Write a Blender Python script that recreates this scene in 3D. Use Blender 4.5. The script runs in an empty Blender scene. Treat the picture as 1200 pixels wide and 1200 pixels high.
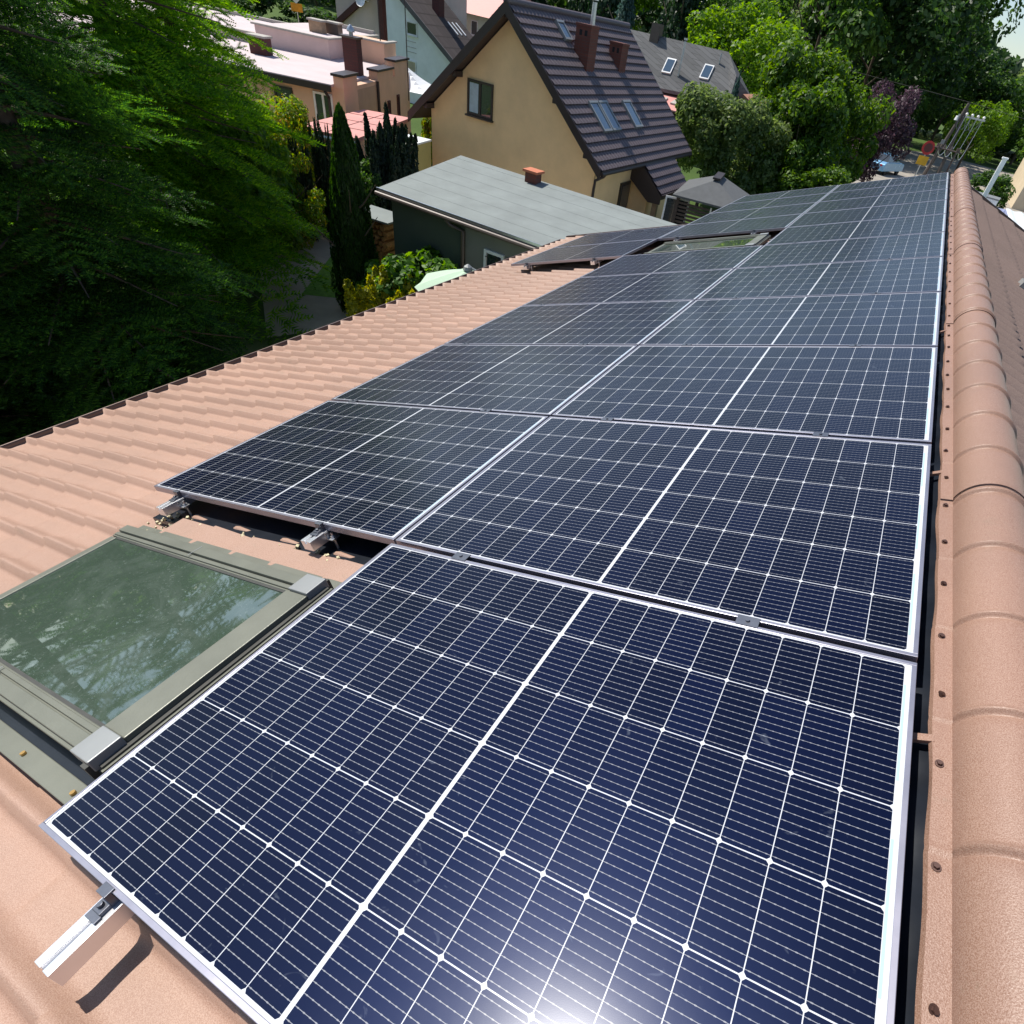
import bpy, math, random
import numpy as np
from mathutils import Vector, Matrix, Euler

R = math.radians
# ------------------------------------------------------------------ scene, camera, sky, sun
sc = bpy.context.scene
COL = sc.collection
AL = R(20.0)                      # roof pitch
CA, SA = math.cos(AL), math.sin(AL)
Z0 = 4.6                          # height of the roof plane's zero line above the ground
def rp(v, u, n=0.0):              # roof coordinates (up the slope, along the ridge, off the slope) -> world
    return Vector((v*CA - n*SA, u, v*SA + n*CA + Z0))

cam = bpy.data.cameras.new('camera')
cam_o = bpy.data.objects.new('camera', cam); COL.objects.link(cam_o)
cam.sensor_width = 36.0; cam.lens = 19.84; cam.shift_x = -0.0834; cam.clip_start = 0.05; cam.clip_end = 2000
M = Matrix(((0.875851,-0.415750,0.245023,1.145559),(0.452506,0.531092,-0.716366,0.045643),(0.167699,0.738304,0.653287,6.190920),(0.000000,0.000000,0.000000,1.000000)))
cam_o.matrix_world = M
sc.camera = cam_o
sc.render.resolution_x = sc.render.resolution_y = 1024

SUN = Vector((-0.25*CA-0.963*SA, 0.088, -0.25*SA+0.963*CA)).normalized()
SUN_EL = math.asin(SUN.z)
w = bpy.data.worlds.new('World'); sc.world = w; w.use_nodes = True
nt = w.node_tree; nt.nodes.clear()
sky = nt.nodes.new('ShaderNodeTexSky'); sky.sky_type = 'NISHITA'; sky.sun_disc = False
sky.sun_elevation = SUN_EL; sky.sun_rotation = math.atan2(SUN.x, SUN.y)
sky.air_density = 1.0; sky.dust_density = 0.5; sky.ozone_density = 1.0
bg = nt.nodes.new('ShaderNodeBackground'); bg.inputs[1].default_value = 0.10
wo = nt.nodes.new('ShaderNodeOutputWorld')
nt.links.new(sky.outputs[0], bg.inputs[0]); nt.links.new(bg.outputs[0], wo.inputs[0])
sl = bpy.data.lights.new('sun', 'SUN'); sl.energy = 4.4; sl.angle = R(0.53); sl.color = (1.0, 0.95, 0.86)
so = bpy.data.objects.new('sun', sl); COL.objects.link(so)
so.rotation_euler = SUN.to_track_quat('Z', 'Y').to_euler()
sc.view_settings.view_transform = 'Standard'; sc.view_settings.look = 'None'
sc.view_settings.exposure = 0.45; sc.view_settings.gamma = 1.0
sc.cycles.max_bounces = 6; sc.cycles.diffuse_bounces = 3; sc.cycles.glossy_bounces = 4
sc.cycles.transmission_bounces = 4; sc.cycles.transparent_max_bounces = 8
sc.cycles.caustics_reflective = False; sc.cycles.caustics_refractive = False
rng = random.Random(7)
NR = np.random.RandomState(11)

# ------------------------------------------------------------------ helpers
def tag(o, label=None, cat=None, group=None, kind=None):
    if label: o['label'] = label
    if cat: o['category'] = cat
    if group: o['group'] = group
    if kind: o['kind'] = kind
    return o

def empty(name, loc=(0, 0, 0), rot=(0, 0, 0), label=None, cat=None, group=None):
    o = bpy.data.objects.new(name, None); COL.objects.link(o)
    o.location = loc; o.rotation_euler = rot; o.empty_display_size = 0.2
    return tag(o, label, cat, group)

class MB:
    def __init__(s): s.v = []; s.f = []; s.mi = []; s.cur = 0
    def quad(s, *p):
        b = len(s.v); s.v += [tuple(q) for q in p]; s.f.append(tuple(range(b, b+len(p)))); s.mi.append(s.cur); return s
    def box(s, x0, x1, y0, y1, z0, z1, T=None):
        c = [(x0,y0,z0),(x1,y0,z0),(x1,y1,z0),(x0,y1,z0),(x0,y0,z1),(x1,y0,z1),(x1,y1,z1),(x0,y1,z1)]
        return s.hexa(c, T)
    def hexa(s, c, T=None):
        if T is not None: c = [T @ Vector(q) for q in c]
        b = len(s.v); s.v += [tuple(q) for q in c]
        for f in ((0,3,2,1),(4,5,6,7),(0,1,5,4),(1,2,6,5),(2,3,7,6),(3,0,4,7)):
            s.f.append(tuple(b+i for i in f)); s.mi.append(s.cur)
        return s
    def prism(s, poly, a0, a1, axis='y', T=None):     # poly of 2D points extruded along an axis
        n = len(poly); b = len(s.v)
        def mk(p, a):
            q = {'y': (p[0], a, p[1]), 'x': (a, p[0], p[1]), 'z': (p[0], p[1], a)}[axis]
            return tuple(T @ Vector(q)) if T is not None else q
        s.v += [mk(p, a0) for p in poly] + [mk(p, a1) for p in poly]
        for i in range(n):
            j = (i+1) % n; s.f.append((b+i, b+j, b+n+j, b+n+i)); s.mi.append(s.cur)
        s.f.append(tuple(b+i for i in range(n-1, -1, -1))); s.mi.append(s.cur)
        s.f.append(tuple(b+n+i for i in range(n))); s.mi.append(s.cur)
        return s
    def tube(s, pts, r, seg=8, cap=True):
        pts = [Vector(p) for p in pts]; rr = r if isinstance(r, (list, tuple)) else [r]*len(pts)
        b = len(s.v); prev = None
        for i, p in enumerate(pts):
            d = (pts[min(i+1, len(pts)-1)] - pts[max(i-1, 0)]).normalized()
            if prev is None:
                a = d.cross(Vector((0, 0, 1)));
                if a.length < 1e-3: a = d.cross(Vector((1, 0, 0)))
            else: a = prev - d*prev.dot(d)
            a.normalize(); prev = a; c = d.cross(a)
            for k in range(seg):
                t = 2*math.pi*k/seg; s.v.append(tuple(p + (a*math.cos(t)+c*math.sin(t))*rr[i]))
        for i in range(len(pts)-1):
            for k in range(seg):
                k2 = (k+1) % seg
                s.f.append((b+i*seg+k, b+i*seg+k2, b+(i+1)*seg+k2, b+(i+1)*seg+k)); s.mi.append(s.cur)
        if cap:
            s.f.append(tuple(b+k for k in range(seg-1, -1, -1))); s.mi.append(s.cur)
            e = b+(len(pts)-1)*seg; s.f.append(tuple(e+k for k in range(seg))); s.mi.append(s.cur)
        return s
    def build(s, name, mats, parent=None, smooth=False, loc=None, rot=None, bevel=0):
        me = bpy.data.meshes.new(name); me.from_pydata(s.v, [], s.f)
        if not isinstance(mats, (list, tuple)): mats = [mats]
        for m in mats: me.materials.append(m)
        if len(mats) > 1: me.polygons.foreach_set('material_index', s.mi)
        me.update()
        import bmesh
        bm = bmesh.new(); bm.from_mesh(me); bmesh.ops.recalc_face_normals(bm, faces=bm.faces); bm.to_mesh(me); bm.free()
        if smooth:
            me.shade_smooth()
            try: me.set_sharp_from_angle(angle=R(40))
            except Exception: pass
        o = bpy.data.objects.new(name, me); COL.objects.link(o)
        if parent: o.parent = parent
        if loc is not None: o.location = loc
        if rot is not None: o.rotation_euler = rot
        if bevel:
            b = o.modifiers.new('bevel', 'BEVEL'); b.width = bevel; b.segments = 2; b.limit_method = 'ANGLE'
        return o

def npmesh(name, V, F, mats, parent=None, smooth=False):   # V (n,3), F (m,3|4)
    me = bpy.data.meshes.new(name)
    V = np.asarray(V, np.float32); F = np.asarray(F, np.int32); k = F.shape[1]
    me.vertices.add(len(V)); me.vertices.foreach_set('co', V.ravel())
    me.loops.add(F.size); me.loops.foreach_set('vertex_index', F.ravel())
    me.polygons.add(len(F)); me.polygons.foreach_set('loop_start', np.arange(0, F.size, k, dtype=np.int32))
    me.polygons.foreach_set('loop_total', np.full(len(F), k, np.int32))
    if smooth: me.polygons.foreach_set('use_smooth', np.ones(len(F), bool))
    me.update(calc_edges=True)
    for m in (mats if isinstance(mats, (list, tuple)) else [mats]): me.materials.append(m)
    o = bpy.data.objects.new(name, me); COL.objects.link(o)
    if parent: o.parent = parent
    return o

def copy_tree(o, parent=None):
    c = o.copy(); COL.objects.link(c)
    if parent: c.parent = parent
    for ch in [x for x in bpy.data.objects if x.parent == o and x != c]:
        copy_tree(ch, c)
    return c

# ------------------------------------------------------------------ materials
class NB:
    """small node-building helper"""
    def __init__(s, name):
        s.m = bpy.data.materials.new(name); s.m.use_nodes = True; s.t = s.m.node_tree; s.t.nodes.clear()
        s.out = s.t.nodes.new('ShaderNodeOutputMaterial')
    def n(s, typ, **kw):
        nd = s.t.nodes.new(typ)
        for k, v in kw.items(): setattr(nd, k, v)
        return nd
    def l(s, a, b): s.t.links.new(a, b)
    def inp(s, sock, v):
        if isinstance(v, bpy.types.NodeSocket): s.l(v, sock)
        else: sock.default_value = v
    def math(s, op, a, b=None, c=None, clamp=False):
        nd = s.n('ShaderNodeMath', operation=op); nd.use_clamp = clamp
        s.inp(nd.inputs[0], a)
        if b is not None: s.inp(nd.inputs[1], b)
        if c is not None: s.inp(nd.inputs[2], c)
        return nd.outputs[0]
    def mix(s, f, a, b):
        nd = s.n('ShaderNodeMix', data_type='RGBA')
        s.inp(nd.inputs[0], f); s.inp(nd.inputs[6], a); s.inp(nd.inputs[7], b); return nd.outputs[2]
    def noise(s, scale, detail=3, rough=.55, vec=None, dist=0):
        nd = s.n('ShaderNodeTexNoise'); nd.inputs['Scale'].default_value = scale; nd.inputs['Detail'].default_value = detail
        nd.inputs['Roughness'].default_value = rough; nd.inputs['Distortion'].default_value = dist
        if vec is not None: s.l(vec, nd.inputs['Vector'])
        return nd.outputs[0]
    def coord(s, k='Object'): return s.n('ShaderNodeTexCoord').outputs[k]
    def ramp(s, v, stops):
        nd = s.n('ShaderNodeValToRGB'); cr = nd.color_ramp
        while len(cr.elements) < len(stops): cr.elements.new(0.5)
        for e, (p, c) in zip(cr.elements, stops): e.position = p; e.color = (*c, 1) if len(c) == 3 else c
        s.l(v, nd.inputs[0]); return nd.outputs[0]
    def scaled(s, vec, sc_):
        nd = s.n('ShaderNodeMapping'); nd.inputs['Scale'].default_value = sc_; s.l(vec, nd.inputs[0]); return nd.outputs[0]
    def principled(s, **kw):
        p = s.n('ShaderNodeBsdfPrincipled')
        for k, v in kw.items():
            k = k.replace('_', ' ')
            s.inp(p.inputs[k], v)
        s.l(p.outputs[0], s.out.inputs[0]); return p
    def bump(s, h, strength=.3, dist=.01):
        nd = s.n('ShaderNodeBump'); nd.inputs['Strength'].default_value = strength; nd.inputs['Distance'].default_value = dist
        s.l(h, nd.inputs['Height']); return nd.outputs[0]

def c4(c, k=1.0): return (c[0]*k, c[1]*k, c[2]*k, 1)

def simple(name, col, rough=.6, metal=0.0, var=.18, scale=3.0, grain=0.0, gscale=60.0, spec=.5, stretch=None):
    b = NB(name); co = b.coord()
    if stretch: co = b.scaled(co, stretch)
    f = b.noise(scale, 5, .6, co)
    c = b.ramp(f, [(.3, tuple(x*(1-var) for x in col)), (.7, tuple(min(1, x*(1+var)) for x in col))])
    kw = dict(Base_Color=c, Metallic=metal, Specular_IOR_Level=spec)
    kw['Roughness'] = b.math('MULTIPLY_ADD', f, .15, rough-.07)
    if grain:
        g = b.noise(gscale, 2, .6, b.coord()); kw['Normal'] = b.bump(g, grain, .01)
    b.principled(**kw); return b.m

def tile_coat(name, col, rough=.55, fine=520.0, bumpk=.35):
    b = NB(name); co = b.coord()
    big = b.noise(1.1, 4, .6, co); mid = b.noise(11, 4, .65, co); sp = b.noise(fine, 1, .5, co)
    c = b.ramp(big, [(.3, tuple(x*.88 for x in col)), (.7, tuple(x*1.1 for x in col))])
    c = b.mix(b.math('MULTIPLY', b.math('SUBTRACT', mid, .45, clamp=True), .55), c, c4((col[0]*.72, col[1]*.75, col[2]*.8)))
    spk = b.math('MULTIPLY_ADD', sp, 4.0, -1.5, clamp=True)
    c = b.mix(spk, b.mix(.28, c, c4(col, .45)), b.mix(.12, c, c4((.8, .7, .62))))
    dirt = b.math('MULTIPLY_ADD', b.noise(3.3, 6, .75, co, 1.5), 6, -3.6, clamp=True)
    c = b.mix(b.math('MULTIPLY', dirt, .5), c, (.20, .17, .12, 1))
    b.principled(Base_Color=c, Roughness=rough, Specular_IOR_Level=.4, Normal=b.bump(b.noise(fine*.6, 2, .6, co), bumpk, .002))
    return b.m

def leaf_mat(name, cols, trans=.45, rough=.5, vscale=.6, sp=.35):
    b = NB(name)
    g = b.n('ShaderNodeNewGeometry'); oi = b.n('ShaderNodeObjectInfo')
    rnd = g.outputs['Random Per Island']
    nz = b.noise(vscale, 3, .6, b.coord())
    f = b.math('ADD', b.math('MULTIPLY', rnd, .55), b.math('MULTIPLY', nz, .5))
    f = b.math('ADD', f, b.math('MULTIPLY_ADD', oi.outputs['Random'], .16, -.08))
    c = b.ramp(f, [(.2, cols[0]), (.5, cols[1]), (.85, cols[2])])
    p = b.n('ShaderNodeBsdfPrincipled'); b.l(c, p.inputs['Base Color']); p.inputs['Roughness'].default_value = rough
    p.inputs['Specular IOR Level'].default_value = sp
    t = b.n('ShaderNodeBsdfTranslucent')
    hs = b.n('ShaderNodeHueSaturation'); hs.inputs['Hue'].default_value = .485; hs.inputs['Saturation'].default_value = 1.15; hs.inputs['Value'].default_value = 1.9
    b.l(c, hs.inputs['Color']); b.l(hs.outputs[0], t.inputs[0])
    mx = b.n('ShaderNodeMixShader'); mx.inputs[0].default_value = trans
    b.l(p.outputs[0], mx.inputs[1]); b.l(t.outputs[0], mx.inputs[2]); b.l(mx.outputs[0], b.out.inputs[0])
    return b.m

def brick_mat(name, c1, c2, mortar, sx=.24, sz=.075):
    b = NB(name)
    g = b.n('ShaderNodeNewGeometry'); sep = b.n('ShaderNodeSeparateXYZ'); b.l(b.coord(), sep.inputs[0])
    cmb = b.n('ShaderNodeCombineXYZ'); b.l(b.math('ADD', sep.outputs[0], sep.outputs[1]), cmb.inputs[0]); b.l(sep.outputs[2], cmb.inputs[1])
    br = b.n('ShaderNodeTexBrick'); b.l(cmb.outputs[0], br.inputs['Vector'])
    br.inputs['Color1'].default_value = c4(c1); br.inputs['Color2'].default_value = c4(c2); br.inputs['Mortar'].default_value = c4(mortar)
    br.inputs['Scale'].default_value = 1.0; br.inputs['Brick Width'].default_value = sx; br.inputs['Row Height'].default_value = sz; br.inputs['Mortar Size'].default_value = .006
    c = b.mix(b.math('MULTIPLY', b.noise(6, 4, .6, b.coord()), .5), br.outputs[0], c4(c1, .5))
    b.principled(Base_Color=c, Roughness=.85, Normal=b.bump(br.outputs['Fac'], -.4, .006)); return b.m

def shingle_mat(name, col, row=.18, wid=.4):
    b = NB(name)
    sep = b.n('ShaderNodeSeparateXYZ'); b.l(b.coord(), sep.inputs[0])
    cmb = b.n('ShaderNodeCombineXYZ'); b.l(sep.outputs[1], cmb.inputs[0]); b.l(b.math('ADD', sep.outputs[2], b.math('MULTIPLY', sep.outputs[0], .35)), cmb.inputs[1])
    br = b.n('ShaderNodeTexBrick'); b.l(cmb.outputs[0], br.inputs['Vector'])
    br.inputs['Color1'].default_value = c4(col, 1.25); br.inputs['Color2'].default_value = c4(col, .75); br.inputs['Mortar'].default_value = c4(col, .45)
    br.inputs['Scale'].default_value = 1.0; br.inputs['Brick Width'].default_value = wid; br.inputs['Row Height'].default_value = row; br.inputs['Mortar Size'].default_value = .012
    c = b.mix(b.math('MULTIPLY', b.noise(2.0, 5, .7, b.coord()), .6), br.outputs[0], c4((col[0]*1.3, col[1]*1.3, col[2]*1.2)))
    b.principled(Base_Color=c, Roughness=.9, Specular_IOR_Level=.2); return b.m

# solar laminate: 18 x 6 half cells, fingers, busbars, white backsheet; local x up the slope, y along the ridge
PW, PH = 1.724, 1.134
def laminate():
    b = NB('solar_laminate')
    sep = b.n('ShaderNodeSeparateXYZ'); b.l(b.coord(), sep.inputs[0]); x = sep.outputs[0]; y = sep.outputs[1]
    x0a, cell, gap = 0.018, 0.0912, 0.0018
    half = 9*(cell+gap)
    x0b = x0a + half + 0.009
    isb = b.math('GREATER_THAN', x, x0a+half+0.007)
    xs = b.math('SUBTRACT', x, b.math('MULTIPLY_ADD', isb, x0b-x0a, x0a))
    inx = b.math('MULTIPLY', b.math('GREATER_THAN', xs, 0.0), b.math('LESS_THAN', xs, half-gap))
    y0, ch, gy = 0.0170, 0.1818, 0.0023
    ys = b.math('SUBTRACT', y, y0)
    iny = b.math('MULTIPLY', b.math('GREATER_THAN', ys, 0.0), b.math('LESS_THAN', ys, 6*(ch+gy)-gy))
    cx = b.math('FLOORED_MODULO', xs, cell+gap); cy = b.math('FLOORED_MODULO', ys, ch+gy)
    # distances from cell centre
    ax = b.math('ABSOLUTE', b.math('SUBTRACT', cx, cell/2)); ay = b.math('ABSOLUTE', b.math('SUBTRACT', cy, ch/2))
    incell = b.math('MULTIPLY', b.math('LESS_THAN', ax, cell/2), b.math('LESS_THAN', ay, ch/2))
    cham = b.math('LESS_THAN', b.math('ADD', ax, ay), cell/2+ch/2-0.0050)
    cellmask = b.math('MULTIPLY', b.math('MULTIPLY', incell, cham), b.math('MULTIPLY', inx, iny))
    # busbars run along x, 10 per cell in y
    pit = ch/10
    by = b.math('ABSOLUTE', b.math('SUBTRACT', b.math('FLOORED_MODULO', cy, pit), pit/2))
    pad = b.math('LESS_THAN', b.math('ABSOLUTE', b.math('SUBTRACT', b.math('FLOORED_MODULO', cx, .0152), .0076)), .0021)
    bus = b.math('LESS_THAN', by, b.math('MULTIPLY_ADD', pad, .00045, .00048))
    # per-cell tint
    cid = b.n('ShaderNodeCombineXYZ'); b.l(b.math('FLOOR', b.math('DIVIDE', xs, cell+gap)), cid.inputs[0]); b.l(b.math('FLOOR', b.math('DIVIDE', ys, ch+gy)), cid.inputs[1])
    oi = b.n('ShaderNodeObjectInfo'); b.l(b.math('MULTIPLY', oi.outputs['Random'], 50), cid.inputs[2])
    wn = b.n('ShaderNodeTexWhiteNoise'); b.l(cid.outputs[0], wn.inputs[0])
    ccol = b.mix(wn.outputs[0], (.0008, .0014, .0075, 1), (.0012, .0026, .015, 1))
    metal = b.math('MULTIPLY', bus, 0.25)
    fing = b.mix(bus, ccol, (.22, .23, .26, 1))
    col = b.mix(cellmask, (.54, .56, .60, 1), fing)
    # bluish serial strips on the ridge-side margin
    strip = b.math('MULTIPLY', b.math('MULTIPLY', b.math('GREATER_THAN', x, PW-.0235), b.math('LESS_THAN', x, PW-.0185)),
                   b.math('GREATER_THAN', b.math('FLOORED_MODULO', b.math('ADD', y, .05), .37), .12))
    col = b.mix(strip, col, (.36, .52, .66, 1))
    nz = b.noise(3.2, 5, .65, b.coord(), 1.0); nf = b.noise(900, 1, .5, b.coord())
    dust = b.math('MULTIPLY_ADD', b.noise(7, 5, .7, b.coord(), .6), .5, -.2, clamp=True)
    smud = b.math('MULTIPLY_ADD', b.noise(13, 3, .5, b.scaled(b.coord(), (1, 1.7, 1)), 1.6), 14, -9.6, clamp=True)
    col = b.mix(b.math('MULTIPLY_ADD', smud, .09, b.math('MULTIPLY', dust, .012)), col, (.40, .46, .55, 1))
    p = b.principled(Base_Color=col, Metallic=0.0, Specular_Tint=b.mix(b.math('MULTIPLY', cellmask, b.math('SUBTRACT', 1.0, bus)), (1, 1, 1, 1), (.06, .22, 1.0, 1)),
                     Roughness=.38, Specular_IOR_Level=.15, Coat_Weight=1.0,
                     Coat_Roughness=b.math('MULTIPLY_ADD', nz, .12, .145), Coat_IOR=1.23)
    p.inputs['Coat Normal'].default_value = (0, 0, 0)
    b.l(b.bump(b.math('ADD', b.noise(3.0, 2, .5, b.coord()), b.math('MULTIPLY', nf, .012)), .12, .006), p.inputs['Coat Normal'])
    return b.m

def glass_mat(name, tint=(.02, .03, .035), rough=.03, dirt=.35, spec=.8):
    b = NB(name); co = b.coord()
    d = b.math('MULTIPLY_ADD', b.noise(4, 6, .75, co, .8), 1.6, -.75, clamp=True)
    fine = b.math('MULTIPLY_ADD', b.noise(90, 2, .6, co), 5, -3.1, clamp=True)
    col = b.mix(b.math('MULTIPLY', b.math('ADD', d, fine, clamp=True), dirt), c4(tint), (.30, .34, .32, 1))
    b.principled(Base_Color=col, Roughness=b.math('MULTIPLY_ADD', d, .12, rough), Specular_IOR_Level=spec, Coat_Weight=.6, Coat_Roughness=.02)
    return b.m

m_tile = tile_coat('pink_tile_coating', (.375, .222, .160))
m_tile_dark = tile_coat('brown_shaded_tile_coating', (.19, .130, .112))  # sun-averted slope's shade put into the colour; plain brown on the beige house
m_ridge = tile_coat('ridge_coating', (.29, .160, .112), rough=.42, bumpk=.45)
m_lam = laminate()
m_alu = simple('anodised_aluminium', (.36, .35, .41), .34, .75, .06, 8)
m_rail = simple('mill_aluminium', (.86, .86, .88), .3, .8, .05, 12)
m_steel = simple('galvanised_steel', (.55, .56, .58), .35, .9, .15, 30)
m_clamp = simple('dark_clamp_metal', (.16, .17, .20), .35, .7, .1, 20)
m_black = simple('black_tape_and_shade', (.008, .011, .018), .32, 0, .3, 6, .12, 9)
m_olive = simple('olive_grey_cladding', (.165, .170, .138), .42, .2, .08, 5, .08, 200)
m_olive_d = simple('dark_cladding', (.05, .05, .045), .5, .1, .2, 6)
m_greymetal = simple('light_grey_metal', (.27, .28, .28), .42, .2, .06, 6)
m_skyglass = glass_mat('roof_window_glass', (.050, .075, .055), .012, .42, 1.0)
m_gutter = simple('dark_gutter', (.10, .075, .065), .4, .1, .1, 5)
m_housewall = simple('house_wall_render', (.62, .56, .46), .85, 0, .08, 2, .3, 80)
m_screw = simple('screw_head', (.10, .055, .045), .4, .5, .2, 30)
m_foam = simple('pale_sealing_foam', (.66, .58, .38), .9, 0, .2, 30, .8, 90)

# ------------------------------------------------------------------ the roof we stand over
RV1 = 1.80                       # top of left slope
V_EAVE = -4.42
N_PAN = -0.176
PITCH_U, STEP_V = 0.187, 0.35
def tile_n(u, s):
    ph = np.mod(u/PITCH_U + .46, 1.0)
    x = ph-.5
    crest = np.where(x < 0, np.exp(-(np.abs(x)/.075)**2.4), np.exp(-(np.abs(x)/.20)**2.2))
    pan = .003*np.cos(2*np.pi*ph)
    return N_PAN + .046*crest + pan + .026*(1-s)

def tile_sheet(u0, u1, v0, v1, nf=14):
    """tile-profile sheet in roof coordinates (v, u, n)"""
    us = np.arange(u0, u1+1e-6, PITCH_U/nf)
    V = []; F = []; off = 0
    k0 = math.floor(v0/STEP_V); v = k0*STEP_V; prev = None
    ss = np.array([0, .04, .12, .3, .55, .8, 1.0])
    while v < v1:
        rows = []
        for s in ss:
            vv = v + s*STEP_V
            if vv < v0-1e-6: vv = v0; s_ = (v0-v)/STEP_V
            elif vv > v1: vv = v1; s_ = (v1-v)/STEP_V
            else: s_ = s
            nn = tile_n(us, s_)
            if s_ == 0: nn = nn - .004
            # the lower lip follows a shallow scallop
            sc_v = .012*np.exp(-((np.mod(us/PITCH_U+.46, 1)-.5)/.2)**2)*(1-s_)
            rows.append(np.stack([vv - sc_v, us, nn], 1))
        A = np.concatenate(rows); n = len(us); base = off
        V.append(A)
        i = np.arange(n-1)
        for r in range(len(rows)-1):
            a = base+r*n+i; F.append(np.stack([a, a+1, a+n+1, a+n], 1))
        off += len(A)
        # riser to the sheet below
        if prev is not None:
            lo = prev.copy(); up = rows[0].copy(); lo[:, 0] = up[:, 0]
            V.append(np.concatenate([lo, up])); F.append(np.stack([off+i, off+i+1, off+n+i+1, off+n+i], 1)); off += 2*n
        prev = rows[-1]
        v += STEP_V
    return np.concatenate(V), np.concatenate(F)

def to_world_left(A):
    v, u, n = A.T
    return np.stack([v*CA-n*SA, u, v*SA+n*CA+Z0], 1)

U_NEAR, U_LOW_END, U_END = -1.6, 10.12, 12.88
house = empty('bungalow', (0, 0, 0), label='nearest house, its pinkish metal tile roof carries the rows of solar panels', cat='house')
A1, F1_ = tile_sheet(U_NEAR, U_LOW_END, V_EAVE, RV1)
A2, F2_ = tile_sheet(U_LOW_END-.001, U_END, -1.93, RV1)
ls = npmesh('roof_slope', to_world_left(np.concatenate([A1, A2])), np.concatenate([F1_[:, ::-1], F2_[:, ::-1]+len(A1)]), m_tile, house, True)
tag(ls, 'sunlit pink tile slope under the panels')
# ridge line: flange of the cap sits at v 1.771..1.808, n -.05 ; barrel radius .11
FX0, FX1 = rp(1.771, 0, -.05).x, rp(1.808, 0, -.05).x
FZ0, FZ1 = rp(1.771, 0, -.05).z, rp(1.808, 0, -.05).z
BR = 0.108; XC = FX1 + BR; ZB = FZ1
# right slope: mirror image about XC
Rg, FR = tile_sheet(U_NEAR, U_END, -4.6, RV1-.02, 8)
RW = to_world_left(Rg); RW[:, 0] = 2*XC - RW[:, 0]
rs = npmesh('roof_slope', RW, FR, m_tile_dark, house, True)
tag(rs, 'tile slope beyond the ridge, browner with shade in its colour')
# underside boards + walls
mb = MB()
for (ua, ub, va) in ((U_NEAR, U_LOW_END-.02, V_EAVE+.03), (U_LOW_END, U_END-.03, -1.9)):
    mb.hexa([rp(va, ua, -.28), rp(1.78, ua, -.28), rp(1.78, ub, -.28), rp(va, ub, -.28), rp(va, ua, -.205), rp(1.78, ua, -.205), rp(1.78, ub, -.205), rp(va, ub, -.205)])
def rpr(v, u, n):
    p = rp(v, u, n); return Vector((2*XC-p.x, p.y, p.z))
mb.hexa([rpr(-4.57, U_NEAR, -.28), rpr(1.76, U_NEAR, -.28), rpr(1.76, U_END-.03, -.28), rpr(-4.57, U_END-.03, -.28), rpr(-4.57, U_NEAR, -.205), rpr(1.76, U_NEAR, -.205), rpr(1.76, U_END-.03, -.205), rpr(-4.57, U_END-.03, -.205)])
mb.build('eaves_board', m_gutter, house)
mb = MB()
zl = rp(-4.0, 0, -.285).z; xl = rp(-4.0, 0, -.285).x; xr = 2*XC-xl; zt = rp(1.75, 0, -.285).z
mb.prism([(xl, 0), (xr, 0), (xr, zl), (XC, zt), (xl, zl)], U_NEAR+.3, 9.9)
zs = rp(-1.6, 0, -.285).z; xs_ = rp(-1.6, 0, -.285).x
mb.prism([(xs_, 0), (xr-.003, 0), (xr-.003, zl), (XC, zt-.003), (xs_, zs)], 9.85, 12.6)
mb.build('wall', m_housewall, house)
# verge trims at the far ends
MB().hexa([rp(V_EAVE, U_LOW_END, -.2), rp(-1.93, U_LOW_END, -.2), rp(-1.93, U_LOW_END+.06, -.2), rp(V_EAVE, U_LOW_END+.06, -.2),
         rp(V_EAVE, U_LOW_END, -.10), rp(-1.93, U_LOW_END, -.10), rp(-1.93, U_LOW_END+.06, -.10), rp(V_EAVE, U_LOW_END+.06, -.10)]).build('verge_trim', m_gutter, house)
MB().hexa([rp(-1.93, U_END, -.2), rp(1.78, U_END, -.2), rp(1.78, U_END+.05, -.2), rp(-1.93, U_END+.05, -.2), rp(-1.93, U_END, -.10), rp(1.78, U_END, -.10), rp(1.78, U_END+.05, -.10), rp(-1.93, U_END+.05, -.10)]).build('verge_trim', m_gutter, house)
MB().hexa([rpr(-4.6, U_END, -.2), rpr(1.78, U_END, -.2), rpr(1.78, U_END+.05, -.2), rpr(-4.6, U_END+.05, -.2), rpr(-4.6, U_END, -.10), rpr(1.78, U_END, -.10), rpr(1.78, U_END+.05, -.10), rpr(-4.6, U_END+.05, -.10)]).build('verge_trim', m_gutter, house)
# gutter along the eave
mb = MB(); e = rp(V_EAVE-.02, 0, -.165)
prof = [(e.x-.06+.062*math.cos(t), e.z-.03+.062*math.sin(t)) for t in np.linspace(math.pi, 2*math.pi, 9)]
inner = [(e.x-.06+.056*math.cos(t), e.z-.03+.056*math.sin(t)) for t in np.linspace(2*math.pi, math.pi, 9)]
mb.prism(prof+inner, U_NEAR, U_LOW_END+.05)
mb.tube([(e.x-.124, U_NEAR, e.z-.028), (e.x-.124, U_LOW_END+.05, e.z-.028)], .009, 6)
mb.build('gutter', simple('brown_gutter', (.20, .135, .11), .35, .2, .1, 4), house)

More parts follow.
